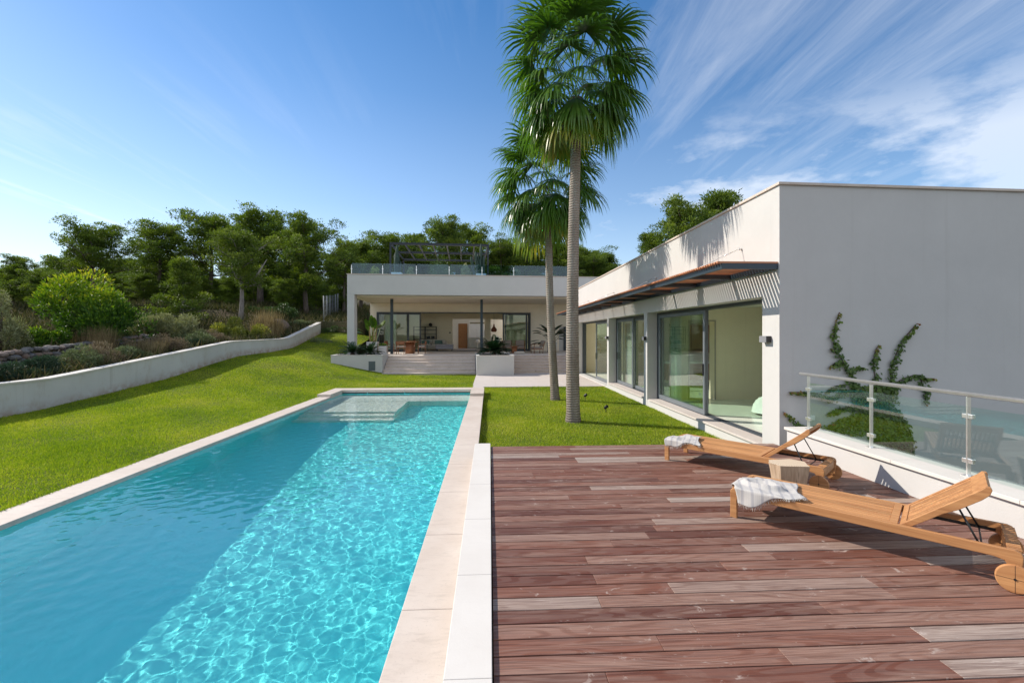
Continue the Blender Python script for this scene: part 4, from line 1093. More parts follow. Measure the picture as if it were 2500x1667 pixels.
def needle_cluster(r,c,rad,n,L,tonebase):
    """cloud of needle sprays round an ellipsoid, denser and lighter on top"""
    d=rdir(r,n,.25); k=(r.uniform(.3,1,n)**.5*np.where(r.random(n)<.16,r.uniform(1.0,1.55,n),1.0)*(1+.22*np.sin(d[:,0]*5+c[0]*7)*np.sin(d[:,1]*5+c[1]*5)))[:,None]
    P=c+d*k*rad
    D=unit(d*.7+np.array([0,0,.55])+r.normal(0,.45,(n,3)))
    U=unit(np.cross(D,rdir(r,n)))
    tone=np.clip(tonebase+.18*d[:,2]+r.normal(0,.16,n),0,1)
    return leaf_quads(P,D,U,r.uniform(.6,1.25,n)*L,r.uniform(.22,.42,n)*L,tone)
def pine_proto(seed,h,crown_from,spread,nl,style,ncl=270,L=.24,mat='pine',bk='bark',parent=None):
    """returns (trunk mesh, crown mesh) of a pine of height h"""
    r=np.random.default_rng(seed); m=MB(); parts=[]
    pts=[];rad=[]; ax=r.normal(0,.05*h*.2,2)
    for i in range(9):
        f=i/8; pts.append((ax[0]*math.sin(f*2.2)+.10*math.sin(f*7+seed),ax[1]*math.sin(f*1.8)+.10*math.cos(f*6+seed),h*.95*f-.15*(i==0))); rad.append(max(.02,.026*h*(1-f)**.85+.012))
    m.tube(pts,rad,8)
    P=np.array(pts)
    def at(f): 
        x=f*8; i=min(7,int(x)); return P[i]+(P[i+1]-P[i])*(x-i)
    if style=='fork':
        f0=.42; b=at(f0); e=np.array([b[0]+.30*h*.9,b[1]-.1,h*.74]); mid=(b+e)/2+np.array([.02*h,0,-.03*h]); m.tube([b,mid,e],[.016*h,.012*h,.004*h],6)
    for i in range(nl):
        f=crown_from+(1-crown_from)*((i+.3)/nl)**.9; b=at(min(.97,f)); az=i*2.4+r.normal(0,.35)
        g=(f-crown_from)/(1-crown_from)
        if style=='umbrella': ln=spread*(1.0-.55*g)*r.uniform(.7,1.1); rise=(.22+.30*g)*ln+(.05*h*(1-g))
        elif style=='cone': ln=spread*(1.05-.85*g)*r.uniform(.75,1.15); rise=(.10+.5*g)*ln
        else: ln=spread*(.55+.75*math.sin(math.pi*min(1,g*.85+.18)))*.75*r.uniform(.65,1.2); rise=(.28+.6*g)*ln
        d=np.array([math.cos(az),math.sin(az),0]); e=b+d*ln+np.array([0,0,rise]); mid=(b+e)/2+np.array([0,0,-.08*ln+r.normal(0,.05*ln)])
        lr=.010*h*(1-.6*g)+.01; m.tube([b,mid,e],[lr,lr*.7,lr*.25],5)
        nsub=5+int(ln*2.3)
        for s in range(nsub):
            tt=.25+.75*(s+.5)/nsub; c=b+(e-b)*tt+np.array([0,0,-.08*ln*(1-tt)]); off=np.array([r.normal(0,.22*ln),r.normal(0,.22*ln),r.normal(.10,.17)*ln])*(.5+.4*tt)
            q=c+off; m.tube([c,q],[lr*.35,lr*.12],4,0,False)
            sz=r.uniform(.34,.86)*(.062*h+.36)*np.array([1.1,1.1,.84])
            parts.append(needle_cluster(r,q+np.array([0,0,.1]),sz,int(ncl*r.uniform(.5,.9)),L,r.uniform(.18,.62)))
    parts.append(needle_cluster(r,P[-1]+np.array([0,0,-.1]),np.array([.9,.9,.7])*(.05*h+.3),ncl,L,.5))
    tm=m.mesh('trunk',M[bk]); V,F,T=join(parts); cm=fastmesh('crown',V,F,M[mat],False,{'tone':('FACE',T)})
    return tm,cm
PR=[pine_proto(1,10,.30,3.3,15,'round'),pine_proto(2,10,.42,4.2,14,'umbrella'),pine_proto(3,10,.36,2.8,15,'round'),
    pine_proto(4,8,.12,2.0,17,'cone',230,.21,'pine_light','bark_grey'),pine_proto(5,9,.40,2.6,14,'fork',230,.22,'pine_light','bark_grey'),
    pine_proto(6,10,.22,3.0,17,'round',290),pine_proto(7,10,.15,2.9,19,'cone',260)]
PH=[10,10,10,8,9,10,10]
def wpos(px,D): u=(px-1250)/1111; return (D*(u*.9988+.0494),D*(.9988-u*.0494))
def pine(lab,px,D,ytop,k,rz,wide=1.0,group='pines around the villa',zb=None):
    x,y=wpos(px,D); b=tz(x,y)-.1 if zb is None else zb
    if b<-1: b=3.0
    ztop=1.8+(818-ytop)*D/1111; s=max(.25,(ztop-b)/(PH[k]*1.0))
    t=thing('pine_tree',lab,'pine tree',(x,y,b),rz,group); t.scale=(s*wide,s*wide,s)
    for nm,me in zip(('trunk','crown'),PR[k]):
        o=bpy.data.objects.new(nm,me); col.objects.link(o); o.parent=t
    return t
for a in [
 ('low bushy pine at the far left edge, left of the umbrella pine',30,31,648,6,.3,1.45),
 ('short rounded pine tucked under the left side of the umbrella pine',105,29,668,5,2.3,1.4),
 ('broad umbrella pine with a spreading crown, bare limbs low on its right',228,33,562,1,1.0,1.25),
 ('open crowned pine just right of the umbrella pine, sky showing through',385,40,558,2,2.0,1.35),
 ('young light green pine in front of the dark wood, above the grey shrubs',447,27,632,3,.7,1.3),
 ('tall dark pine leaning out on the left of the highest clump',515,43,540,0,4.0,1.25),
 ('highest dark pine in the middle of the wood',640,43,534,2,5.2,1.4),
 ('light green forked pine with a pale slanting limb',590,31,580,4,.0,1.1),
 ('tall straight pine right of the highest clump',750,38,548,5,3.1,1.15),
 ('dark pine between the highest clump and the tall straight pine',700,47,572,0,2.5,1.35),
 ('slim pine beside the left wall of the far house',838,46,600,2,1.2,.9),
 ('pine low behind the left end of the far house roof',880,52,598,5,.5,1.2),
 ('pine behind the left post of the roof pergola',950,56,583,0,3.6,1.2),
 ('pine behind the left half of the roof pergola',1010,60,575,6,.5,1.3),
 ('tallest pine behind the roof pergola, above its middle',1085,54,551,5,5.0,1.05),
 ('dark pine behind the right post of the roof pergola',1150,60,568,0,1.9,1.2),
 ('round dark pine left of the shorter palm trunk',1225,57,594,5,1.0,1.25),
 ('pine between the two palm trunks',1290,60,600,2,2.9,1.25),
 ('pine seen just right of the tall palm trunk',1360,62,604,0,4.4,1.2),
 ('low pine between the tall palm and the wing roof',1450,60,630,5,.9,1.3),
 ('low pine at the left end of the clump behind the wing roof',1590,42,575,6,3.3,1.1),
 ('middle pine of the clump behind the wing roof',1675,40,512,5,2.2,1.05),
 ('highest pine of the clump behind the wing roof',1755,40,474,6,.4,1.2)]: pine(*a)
# deep wood: rows behind, hidden for the most part
r0=random.Random(17)
for i in range(34):
    px=-60+i*26+r0.uniform(-14,14); D=r0.uniform(50,66); pine('dark pine deep in the wood, mostly hidden by nearer pines',px,D,r0.uniform(628,690) if px<850 else r0.uniform(600,640),[0,2,5,6][i%4],r0.uniform(0,6),1.35,'pines deep in the wood')
for i in range(16):
    px=820+i*44+r0.uniform(-14,14); D=r0.uniform(64,74); pine('dark pine deep in the wood, mostly hidden by nearer pines',px,D,r0.uniform(606,640),[0,2,5,6][i%4],r0.uniform(0,6),1.5,'pines deep in the wood')
for i in range(20):
    px=-30+i*43+r0.uniform(-15,15); D=r0.uniform(36,46); pine('low dark undergrowth pine in the shade of the wood',px,D,r0.uniform(700,750),[6,5][i%2],r0.uniform(0,6),1.6,'young pines in the shade of the wood')

for i in range(26):
    px=-50+i*36+r0.uniform(-12,12); D=r0.uniform(47,56); pine('low dark undergrowth pine in the shade of the wood',px,D,r0.uniform(690,740),[6,5][i%2],r0.uniform(0,6),2.0,'young pines in the shade of the wood')
# ------------------------------------------------------------------ shrubs
M['lentisk']=m_leaf('glossy_green_leaf',[(0,(.014,.042,.009)),(.4,(.055,.13,.012)),(.65,(.17,.28,.016)),(.85,(.40,.43,.025)),(1,(.55,.40,.05))],.5,.35,(1.1,1.2,.3),.3,1.2)
M['olivegrey']=m_leaf('grey_green_leaf',[(0,(.10,.11,.055)),(.5,(.27,.275,.13)),(1,(.50,.48,.28))],.6,.2,(1,1.1,.6),.3,1.2)
M['yellowgreen']=m_leaf('yellow_green_leaf',[(0,(.07,.10,.02)),(.5,(.25,.27,.045)),(1,(.52,.45,.10))],.5,.3,(1.1,1.1,.4),.35,1.2)
M['darkleaf']=m_leaf('dark_green_leaf',[(0,(.02,.046,.014)),(.5,(.06,.11,.026)),(1,(.14,.21,.045))],.45,.15,(1,1.1,.5),.4,1.2)
M['rosemary']=m_leaf('rosemary_leaf',[(0,(.065,.09,.042)),(.5,(.18,.215,.10)),(1,(.34,.37,.19))],.6,.15,(1,1.1,.6),.25,1.5)
M['straw']=m_leaf('dry_grass',[(0,(.14,.10,.05)),(.5,(.30,.225,.115)),(1,(.50,.40,.22))],.8,.3,(1,1,.8),.1,1.5)
M['heather']=m_leaf('brown_scrub',[(0,(.10,.075,.048)),(.5,(.24,.185,.12)),(1,(.42,.34,.23))],.8,.15,(1,1,.8),.1,1.5)
M['juniper']=m_leaf('dark_blue_green_scrub',[(0,(.014,.030,.018)),(.5,(.042,.078,.046)),(1,(.10,.16,.095))],.6,.12,(1,1.1,.6),.25,1.5)
def shrub(lab,cat,x,y,z,rx,ry,rz,n,L,W,mat,seed,upright=.35,lumps=14,stems=True,group=None,name='shrub',tip=.35):
    r=np.random.default_rng(seed); t=thing(name,lab,cat,(x,y,z),0,group); parts=[]
    cs=[];
    for i in range(lumps):
        a=r.uniform(0,6.28); k=r.random()**.5; h=r.random()
        rr=math.sqrt(max(0,1-(h*.9)**2)); hm=.66+.22*math.sin(2*a+seed)+.14*math.sin(3*a+seed*1.7); cs.append((np.array([rx*.80*k*rr*math.cos(a),ry*.80*k*rr*math.sin(a),rz*(.16+.76*h*(hm if k>.35 else 1))]),r.uniform(.17,.42)))
    for c,s in cs:
        m=int(n/lumps); d=rdir(r,m,.2); kk=r.uniform(.25,1,m)[:,None]**.45; P=c+d*kk*np.array([rx,ry,rz*.8])*s; P[:,2]=np.maximum(P[:,2],.02)
        D=unit(d*.8+np.array([0,0,upright])+r.normal(0,.5,(m,3))); U=unit(np.cross(D,rdir(r,m)))
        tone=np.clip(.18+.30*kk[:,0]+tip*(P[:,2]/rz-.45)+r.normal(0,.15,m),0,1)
        parts.append(leaf_quads(P,D,U,r.uniform(.6,1.4,m)*L,r.uniform(.7,1.2,m)*W,tone,.06))
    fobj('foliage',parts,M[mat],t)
    if stems:
        m=MB()
        for c,s in cs[:8]: m.tube([(c[0]*.1,c[1]*.1,-.1),(c[0]*.5,c[1]*.5,c[2]*.55),tuple(c)],[.03*rz**.5,.02*rz**.5,.006],5)
        obj('stem',m,M['bark'],t)
    return t
def S(px,D,*a,**k): raise NotImplementedError
def sh(lab,px,D,ytop,wpx,mat,n,L,W,seed,cat='shrub',**k):
    x,y=wpos(px,D); z=tz(x,y)-.05; h=max(.3,1.8+(818-ytop)*D/1111-z); rx=wpx*D/1111/2
    return shrub(lab,cat,x,y,z,rx*1.1,rx*1.0,h*1.02,n,L,W,mat,seed,**k)
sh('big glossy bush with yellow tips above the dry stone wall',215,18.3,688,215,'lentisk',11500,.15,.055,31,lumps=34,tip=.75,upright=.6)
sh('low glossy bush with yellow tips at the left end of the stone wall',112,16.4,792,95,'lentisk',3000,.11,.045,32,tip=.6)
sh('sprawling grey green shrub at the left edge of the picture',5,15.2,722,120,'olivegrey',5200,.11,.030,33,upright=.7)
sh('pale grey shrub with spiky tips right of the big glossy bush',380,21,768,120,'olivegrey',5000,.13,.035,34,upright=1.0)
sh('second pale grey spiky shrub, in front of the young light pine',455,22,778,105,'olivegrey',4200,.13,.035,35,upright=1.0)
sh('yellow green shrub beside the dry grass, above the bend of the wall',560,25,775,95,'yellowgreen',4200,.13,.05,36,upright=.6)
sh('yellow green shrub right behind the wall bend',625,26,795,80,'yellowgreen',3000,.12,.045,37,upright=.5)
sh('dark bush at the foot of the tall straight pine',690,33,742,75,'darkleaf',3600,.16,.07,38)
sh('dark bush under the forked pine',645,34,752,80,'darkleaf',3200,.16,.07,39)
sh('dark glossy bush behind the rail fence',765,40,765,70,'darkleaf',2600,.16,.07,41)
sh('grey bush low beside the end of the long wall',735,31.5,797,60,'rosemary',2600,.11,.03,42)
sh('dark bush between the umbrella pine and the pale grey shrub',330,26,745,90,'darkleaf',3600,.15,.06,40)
# clipped mounds beside the house
for lab,px,D,yt,w,mat,zb,seed in (('rounded grey green rosemary mound at the top of the lawn',787,29.3,824,92,'rosemary',1.0,51),('dark green mound behind the rosemary mound',812,32.5,796,100,'darkleaf',1.75,52),('dark mound seen between the white pillar and the terrace doors',884,34.5,800,60,'darkleaf',1.6,53),
    ('green shrub on the slope behind the left pillar',842,37,778,60,'rosemary',2.2,54),('dark hedge shrub seen under the terrace roof beside the pillar',893,38.5,762,56,'darkleaf',2.2,55)):
    x,y=wpos(px,D); h=1.8+(818-yt)*D/1111-zb; rx=w*D/1111/2; shrub(lab,'shrub',x,y,zb-.05,rx,rx*.9,h,4200,.10,.026,mat,seed,lumps=16)
# low scrub between the boundary wall and the stone wall
r1=random.Random(5)
kinds=[('juniper','dark green creeping shrub'),('heather','brown dry scrub tuft'),('rosemary','grey green low shrub'),('juniper','dark low shrub'),('straw','dry grass tuft')]
spots=[(-12.9,y+r1.uniform(-.2,.2)) for y in np.arange(9.6,23,1.05)]+[(-14.0,y+r1.uniform(-.2,.2)) for y in np.arange(10.2,24,1.2)]
where=['at the left edge','near the left edge','left of the stone wall','under the stone wall','below the big glossy bush','in the middle of the strip','below the grey shrubs','near the dry grass','towards the wall bend','close to the wall bend']
for i,(x,y) in enumerate(spots):
    k=(0 if y<13.5 else [1,2,4,1,3,2][i%6]); mat,nm=kinds[k]; row='front' if x>-13.5 else 'back'
    if mat=='straw':
        rr=np.random.default_rng(60+i); n=520; a=rr.uniform(0,6.28,n); k2=rr.random(n)**.5*.3; P=np.stack([k2*np.cos(a),k2*np.sin(a),np.zeros(n)],1); D=unit(np.stack([np.cos(a)*rr.uniform(.1,.6,n),np.sin(a)*rr.uniform(.1,.6,n),np.ones(n)],1)); U=np.stack([-np.sin(a),np.cos(a),np.zeros(n)],1)
        t=thing('grass_tuft',f'dry grass tuft {where[min(9,int((y-9.6)/1.4))]}, {row} row behind the garden wall','grass tuft',(x,y,tz(x,y)-.03),0,'low scrub behind the garden wall'); fobj('blades',[tri_leaves(P,D,U,rr.uniform(.35,.8,n),.016,rr.random(n))],M['straw'],t)
    else: shrub(f'{nm} {where[min(9,int((y-9.6)/1.4))]}, {row} row behind the garden wall','shrub',x,y,tz(x,y)-.05,.75,.75,(r1.uniform(.42,.75) if x>-13.5 or y<12 or y>19.5 else r1.uniform(.22,.36)),2400,.10,.022,mat,60+i,upright=.5,lumps=12,stems=False,group='low scrub behind the garden wall',name='low_shrub')
rr=np.random.default_rng(99); n=900; a=rr.uniform(0,6.28,n); k2=rr.random(n)**.5*.8; P=np.stack([k2*np.cos(a)*1.2,k2*np.sin(a)*.6,np.zeros(n)],1); D=unit(np.stack([rr.normal(.1,.16,n),rr.normal(0,.16,n),np.ones(n)],1)); U=np.stack([-np.sin(a),np.cos(a),np.zeros(n)],1)
x,y=wpos(650,27.5); t=thing('grass_tuft','tall straw coloured grass clump above the bend of the garden wall','grass tuft',(x,y,tz(x,y)-.05),0); fobj('blades',[tri_leaves(P,D,U,rr.uniform(1.0,2.0,n),.03,rr.random(n))],M['straw'],t)
x,y=wpos(232,17.2); P2=P*.8; t=thing('grass_tuft','olive and straw grass clump in front of the dry stone wall','grass tuft',(x,y,tz(x,y)-.05),0); fobj('blades',[tri_leaves(P2,D,U,rr.uniform(.5,1.0,n),.022,rr.random(n)*.7)],M['straw'],t)
# ground litter and weeds over the wild land
def undergrowth():
    r=np.random.default_rng(8); n=60000; D=r.uniform(12,60,n)**1.0; px=r.uniform(-60,900,n); u=(px-1250)/1111
    X=D*(u*.9988+.0494); Y=D*(.9988-u*.0494); k=(X<-12.15)|(Y>33.6); lx=(X-HP[0])*math.cos(TH)+(Y-HP[1])*math.sin(TH); k&=~((lx>-6.9)&(Y<46)); X,Y,D=X[k],Y[k],D[k]; n=len(X)
    Z=np.array([tz(a,b) for a,b in zip(X,Y)])-.02
    Dn=unit(np.stack([r.normal(0,.6,n),r.normal(0,.6,n),np.ones(n)],1)); an=r.uniform(0,6.28,n); U=np.stack([np.cos(an),np.sin(an),np.zeros(n)],1)
    o=fobj('undergrowth',[tri_leaves(np.stack([X,Y,Z],1),Dn,U,r.uniform(.12,.42,n)*(1+D/60),r.uniform(.03,.07,n)*(1+D/40),r.random(n))],m_leaf('weeds',[(0,(.03,.045,.015)),(.5,(.075,.08,.03)),(1,(.20,.16,.085))],.8,.2,(1,1,.6),.1)); tag(o,kind='stuff')
undergrowth()
# dry stone wall
def stone_wall():
    t=thing('dry_stone_wall','low tumbled dry stone wall of grey and rusty stones behind the garden wall','stone wall',(-14.6,11,.5)); r=np.random.default_rng(14)
    m=MB(); ico=bmesh.new(); bmesh.ops.create_icosphere(ico,subdivisions=2,radius=1); iv=[v.co.copy() for v in ico.verts]; ifc=[tuple(v.index for v in f.verts) for f in ico.faces]; ico.free()
    y=11.0
    for row in range(4):
        y=10.6+r.uniform(0,.2)
        while y<20.5:
            w=r.uniform(.16,.34); h=r.uniform(.10,.15)*1.05; x=-14.62-.05*row+r.normal(0,.03); z=tz(-14.2,y)+.05+row*.155+r.normal(0,.015); sd=r.uniform(0,99)
            vs=[(x+14.6+c.x*.17*(1+.28*mnoise.noise(c*1.7+Vector((sd,0,0)))),y-11+c.y*w*.55*(1+.30*mnoise.noise(c*1.9+Vector((sd,3,0)))),z-.5+c.z*h*.66*(1+.30*mnoise.noise(c*1.8+Vector((sd,7,0))))) for c in iv]
            m.add(vs,ifc,0,False,r.uniform(.02,1)); y+=w*1.02
    q=N('field_stone'); tn=q.attr('tone'); n=q.noise(q.coord(),8,5,.65); c=q.ramp(tn,[(0,(.10,.095,.095)),(.4,(.20,.185,.175)),(.7,(.24,.16,.12)),(1,(.33,.29,.26))]); c=q.mix(q.ramp(n,[(.4,0),(.7,.6)]),c,(.12,.105,.095))
    obj('stones',m,q.done(q.pbsdf(c,.9,0,.2,q.bump(n,.7,.02))),t)
    x,y=wpos(676,29.5); t=thing('boulder','grey rounded boulder beyond the bend of the garden wall','boulder',(x,y,tz(x,y)+.25)); m=MB(); m.add([(c.x*.85*(1+.2*mnoise.noise(c)),c.y*.6,c.z*.5*(1+.2*mnoise.noise(c*2))) for c in iv],ifc,0,True,.6); obj('stone',m,q.mat,t)
stone_wall()
def fence():
    mt=m_plain('galvanised_wire',(.30,.315,.32),.6,.3)
    def run(lab,pts,h):
        t=thing('wire_fence',lab,'fence',pts[0]); p0=Vector(pts[0])
        for a,b in zip(pts[:-1],pts[1:]):
            a=Vector(a)-p0; b=Vector(b)-p0; L=(b-a).length; n=max(1,int(L/2.2))
            for i in range(n+1):
                q=a+(b-a)*i/n; m=MB(); m.tube([q,q+Vector((0,0,h))],.035,6); obj('post',m,mt,t)
            m=MB(); k=int(L/.5)
            for i in range(k+1): q=a+(b-a)*i/k; m.tube([q+Vector((0,0,.05)),q+Vector((0,0,h-.05))],.007,3,0,False)
            for j in range(6): z=.05+j*(h-.1)/5; m.tube([a+Vector((0,0,z)),b+Vector((0,0,z))],.007,3,0,False)
            obj('mesh',m,mt,t)
    P=[]
    for px,D in ((790,33),(812,40),(835,50)): x,y=wpos(px,D); P.append((x,y,tz(x,y)-.05))
    run('pale wire fence climbing the slope left of the far house',P,1.9)
    P=[]
    for px,D in ((705,45),(760,48)): x,y=wpos(px,D); P.append((x,y,tz(x,y)-.05))
    run('pale wire fence under the trees, farther off at the edge of the wood',P,1.8)
fence()
# distant hill
hm=MB(); 
def hill(u,v):
    x=-420+500*u; y=300+200*v; return (x,y,-4+(30*math.exp(-((u-.35)/.3)**2)+9*mnoise.noise(Vector((u*6,2,1))))*math.sin(math.pi*min(1,v*1.2)*.5))
hm.grid(hill,40,8); structure('hills',hm,m_plain('hazy_hill',(.12,.16,.19),.9))

# ------------------------------------------------------------------ plants of the terrace
M['cycad']=m_leaf('cycad_leaf',[(0,(.008,.025,.010)),(.5,(.020,.055,.018)),(1,(.055,.11,.03))],.35,.15,(1,1.15,.4),.5,3)
M['banana']=m_leaf('broad_leaf',[(0,(.03,.08,.010)),(.5,(.085,.17,.018)),(1,(.20,.29,.04))],.4,.3,(1.1,1.2,.35),.45,3)
def frond(r,base,az,el,L,parts,tone,w=.16,n=26,droop=.9):
    d=np.array([math.cos(az)*math.cos(el),math.sin(az)*math.cos(el),math.sin(el)]); p=base.copy(); s=np.array([-math.sin(az),math.cos(az),0]); P=[];T=[]
    for i in range(n):
        P.append(p.copy()); T.append(d.copy()); d=unit(d+np.array([0,0,-droop/n])); p=p+d*L/n
    P=np.array(P);T=np.array(T); f=np.linspace(0,1,n); ln=w*L*np.sin(np.pi*np.clip(f*.9+.1,0,1))**.7+.02
    for sg in (1,-1):
        D=unit(s*sg*.8+T*.55+np.array([0,0,.22])); U=T
        parts.append(leaf_quads(P,D,np.broadcast_to(U,D.shape),ln,.030*L/.6,np.clip(tone+r.normal(0,.1,n),0,1)))
    V=np.concatenate([P-s*.006,P+s*.006]); F=np.array([[i,i+1,n+i+1,n+i] for i in range(n-1)]); parts.append((V,F,np.full(n-1,.6)))
def cycad(lab,lx,ly,z,sc,seed,nf=46):
    r=np.random.default_rng(seed); t=thing('cycad',lab,'cycad',hp(lx,ly,z),r.uniform(0,6),'cycads in the terrace planters'); parts=[]
    for i in range(nf):
        f=i/nf; frond(r,np.array([0,0,.12*sc]),i*2.4+r.normal(0,.1),R(62-58*f+r.normal(0,5)),sc*r.uniform(.50,.70),parts,.25+.4*r.random(),.21,22,.75)
    fobj('fronds',parts,M['cycad'],t); m=MB(); m.lathe([(.12,-.05),(.14,.08),(.08,.16),(0,.18)],12); obj('trunk',m,M['bark'],t)
cycad('cycad at the left end of the low planter',-5.72,-1.25,.66,1.35,71); cycad('cycad on the right in the low planter, next to the other one',-4.80,-1.15,.66,1.3,72); cycad('large cycad filling the square planter between the stairs',2.15,-1.9,.69,1.75,73,64)
def paddle(r,base,az,el,stem,L,W,parts,tone,curl=.5):
    d=np.array([math.cos(az)*math.cos(el),math.sin(az)*math.cos(el),math.sin(el)]); p=base.copy(); s=np.array([-math.sin(az),math.cos(az),0]); pts=[p.copy()]
    for i in range(6): d=unit(d+np.array([math.cos(az),math.sin(az),-.3])*.02); p=p+d*stem/6; pts.append(p.copy())
    for a,b in zip(pts[:-1],pts[1:]): w=s*.018; parts.append((np.stack([a-w,a+w,b+w,b-w]),np.array([[0,1,2,3]]),np.array([.75])))
    n=9; Lp=[];Rp=[];C=[]; nn=unit(np.cross(s,d))
    for i in range(n+1):
        f=i/n; w=W*math.sin(math.pi*min(1,f*.93+.05))**.75; C.append(p.copy()); Lp.append(p-s*w+nn*w*.30); Rp.append(p+s*w+nn*w*.30)
        d=unit(d+np.array([math.cos(az),math.sin(az),-1.0])*curl/n); p=p+d*L/n; nn=unit(np.cross(s,d))
    V=np.array(Lp+C+Rp); k=n+1; F=[]
    for i in range(n): F+=[[i,i+1,k+i+1,k+i],[k+i,k+i+1,2*k+i+1,2*k+i]]
    parts.append((V,np.array(F),np.clip(tone+r.normal(0,.08,len(F)),0,1)))
def potbox(t,w,h,mat): 
    m=MB(); k=.03
    m.box(-w/2,w/2,-w/2,-w/2+k,0,h); m.box(-w/2,w/2,w/2-k,w/2,0,h); m.box(-w/2,-w/2+k,-w/2+k,w/2-k,0,h); m.box(w/2-k,w/2,-w/2+k,w/2-k,0,h); m.box(-w/2+k,w/2-k,-w/2+k,w/2-k,.01,h-.05); obj('pot',m,mat,t,bevel=.008)
t=thing('plant_pot','tall white square pot holding the bird of paradise','pot',hp(-5.32,2.3,ZT),TH,'white pots on the terrace'); potbox(t,.66,.78,M['plaster'])
t=thing('plant_pot','smaller white square pot with low bright leaves','pot',hp(-4.62,2.0,ZT),TH,'white pots on the terrace'); potbox(t,.50,.52,M['plaster'])
t=thing('plant_pot','tall white round pot behind the shorter palm trunk','pot',hp(6.5,3.6,ZT),TH,'white pots on the terrace'); m=MB(); m.lathe([(0,.001),(.30,.001),(.36,.70),(.33,.70),(.31,.62),(0,.62)],28); obj('pot',m,M['plaster'],t)
r=np.random.default_rng(81)
t=thing('bird_of_paradise','tall bird of paradise with upright paddle leaves on bare stems','plant',hp(-5.32,2.3,ZT+.73),TH); parts=[]
for i in range(13):
    az=[-1.6,2.9,1.0][i%3]+r.normal(0,.7); el=R([84,80,70,60,45,76][i%6]+r.normal(0,4)); paddle(r,np.array([r.normal(0,.10),r.normal(0,.1),0]),az,el,r.uniform(.75,1.15),r.uniform(.55,.85),r.uniform(.13,.19),parts,r.uniform(.25,.8),.35 if el>1.2 else .9)
fobj('leaves',parts,M['banana'],t); m=MB()
for x in (-.14,.02,.15): m.tube([(x,0,-.05),(x*1.3,0,.5),(x*1.5,.02,1.0)],[.055,.045,.03],8)
obj('stem',m,m_plain('palm_stem_tan',(.36,.24,.11),.7,var=.3,nscale=12),t)
t=thing('leafy_plant','low bright green leafy plant in the smaller pot','plant',hp(-4.62,2.0,ZT+.47),TH); parts=[]
for i in range(34): paddle(r,np.array([r.normal(0,.1),r.normal(0,.1),0]),r.uniform(0,6.28),R(r.uniform(25,80)),r.uniform(.04,.14),r.uniform(.14,.24),.06,parts,r.uniform(.4,1),.8)
fobj('leaves',parts,M['banana'],t)
t=thing('giant_strelitzia','large dark leafed plant by the house wall, half behind the palm trunk','plant',hp(6.45,3.6,ZT+.6),TH); parts=[]
for i in range(26): paddle(r,np.array([r.normal(0,.08),r.normal(0,.08),0]),i*2.4+r.normal(0,.3),R(r.uniform(8,82)),r.uniform(.7,1.35),r.uniform(.65,1.0),r.uniform(.15,.22),parts,r.uniform(0,.35),.9)
fobj('leaves',parts,M['cycad'],t)
# roof garden
def cactus(lab,lx,ly,h,seed):
    r=np.random.default_rng(seed); t=thing('cactus',lab,'cactus',hp(lx,ly,5.58),0,'cacti on the roof'); g=m_plain('cactus_skin',(.018,.045,.027),.5,var=.25,nscale=15); 
    for i in range(7):
        x,y=r.normal(0,.17,2) if i else (0,0); hh=h*(1 if i==0 else r.uniform(.45,.8)); m=MB(); n=14; vs=[]
        for j in range(8):
            f=j/7; rad=.075*(1 if f<.85 else (1-f)/.15*.9+.1)
            for k in range(n): a=2*math.pi*k/n; q=rad*(1.18 if k%2 else .8); vs.append((x*(1+f*.5)+q*math.cos(a),y*(1+f*.5)+q*math.sin(a),hh*f))
        m.add(vs,[(j*n+k,j*n+(k+1)%n,(j+1)*n+(k+1)%n,(j+1)*n+k) for j in range(7) for k in range(n)],0,True); obj('stem',m,g,t)
for lx,lab,pl,h,sd in ((-3.63,'tall cactus behind the roof railing, left one under the pergola','low white box pot on the roof, left one',1.75,91),(1.53,'cactus behind the roof railing, right one by the pergola post','low white box pot on the roof, right one',1.95,92)):
    t=thing('plant_pot',pl,'pot',hp(lx,1.1,5.1),TH,'white pots on the roof'); potbox(t,.62,.52,M['white']); cactus(lab,lx,1.1,h,sd)
for lx,ly,z,rx,h,mat,lab,sd in ((-1.2,3.0,4.9,1.45,1.55,'darkleaf','rounded dark bush behind the middle of the roof railing',93),(.62,2.6,4.9,.6,1.4,'olivegrey','silvery shrub behind the roof railing, left of the right cactus',94),(-4.9,2.2,4.9,.9,1.25,'yellowgreen','green shrub at the left end of the roof railing',95),(3.6,2.8,4.9,1.2,1.5,'darkleaf','dark bush on the roof beside the shorter palm trunk',96),(-2.9,2.4,4.9,.5,1.2,'olivegrey','pale thin shrub by the left roof cactus',97)):
    x,y,_=hp(lx,ly); shrub(lab,'shrub',x,y,4.5,rx,rx*.8,z+h-4.5,3000,.11,.045,mat,sd)
t=ht('roof_terrace_box','x y z w','box',0,0) if False else None
# antenna on the wing roof
t=thing('roof_antenna','small metal antenna on the edge of the wing roof','antenna',(8.05,7.75,4.30)); m=MB(); m.tube([(0,0,0),(0,0,.13)],.014,8); m.tube([(.0,0,.125),(.03,0,.125)],.012,6); m.tube([(.06,0,.07),(.14,-.02,.085)],.009,6); m.tube([(0,0,.06),(.06,0,.07)],.005,5); obj('mast',m,M['steel'],t)
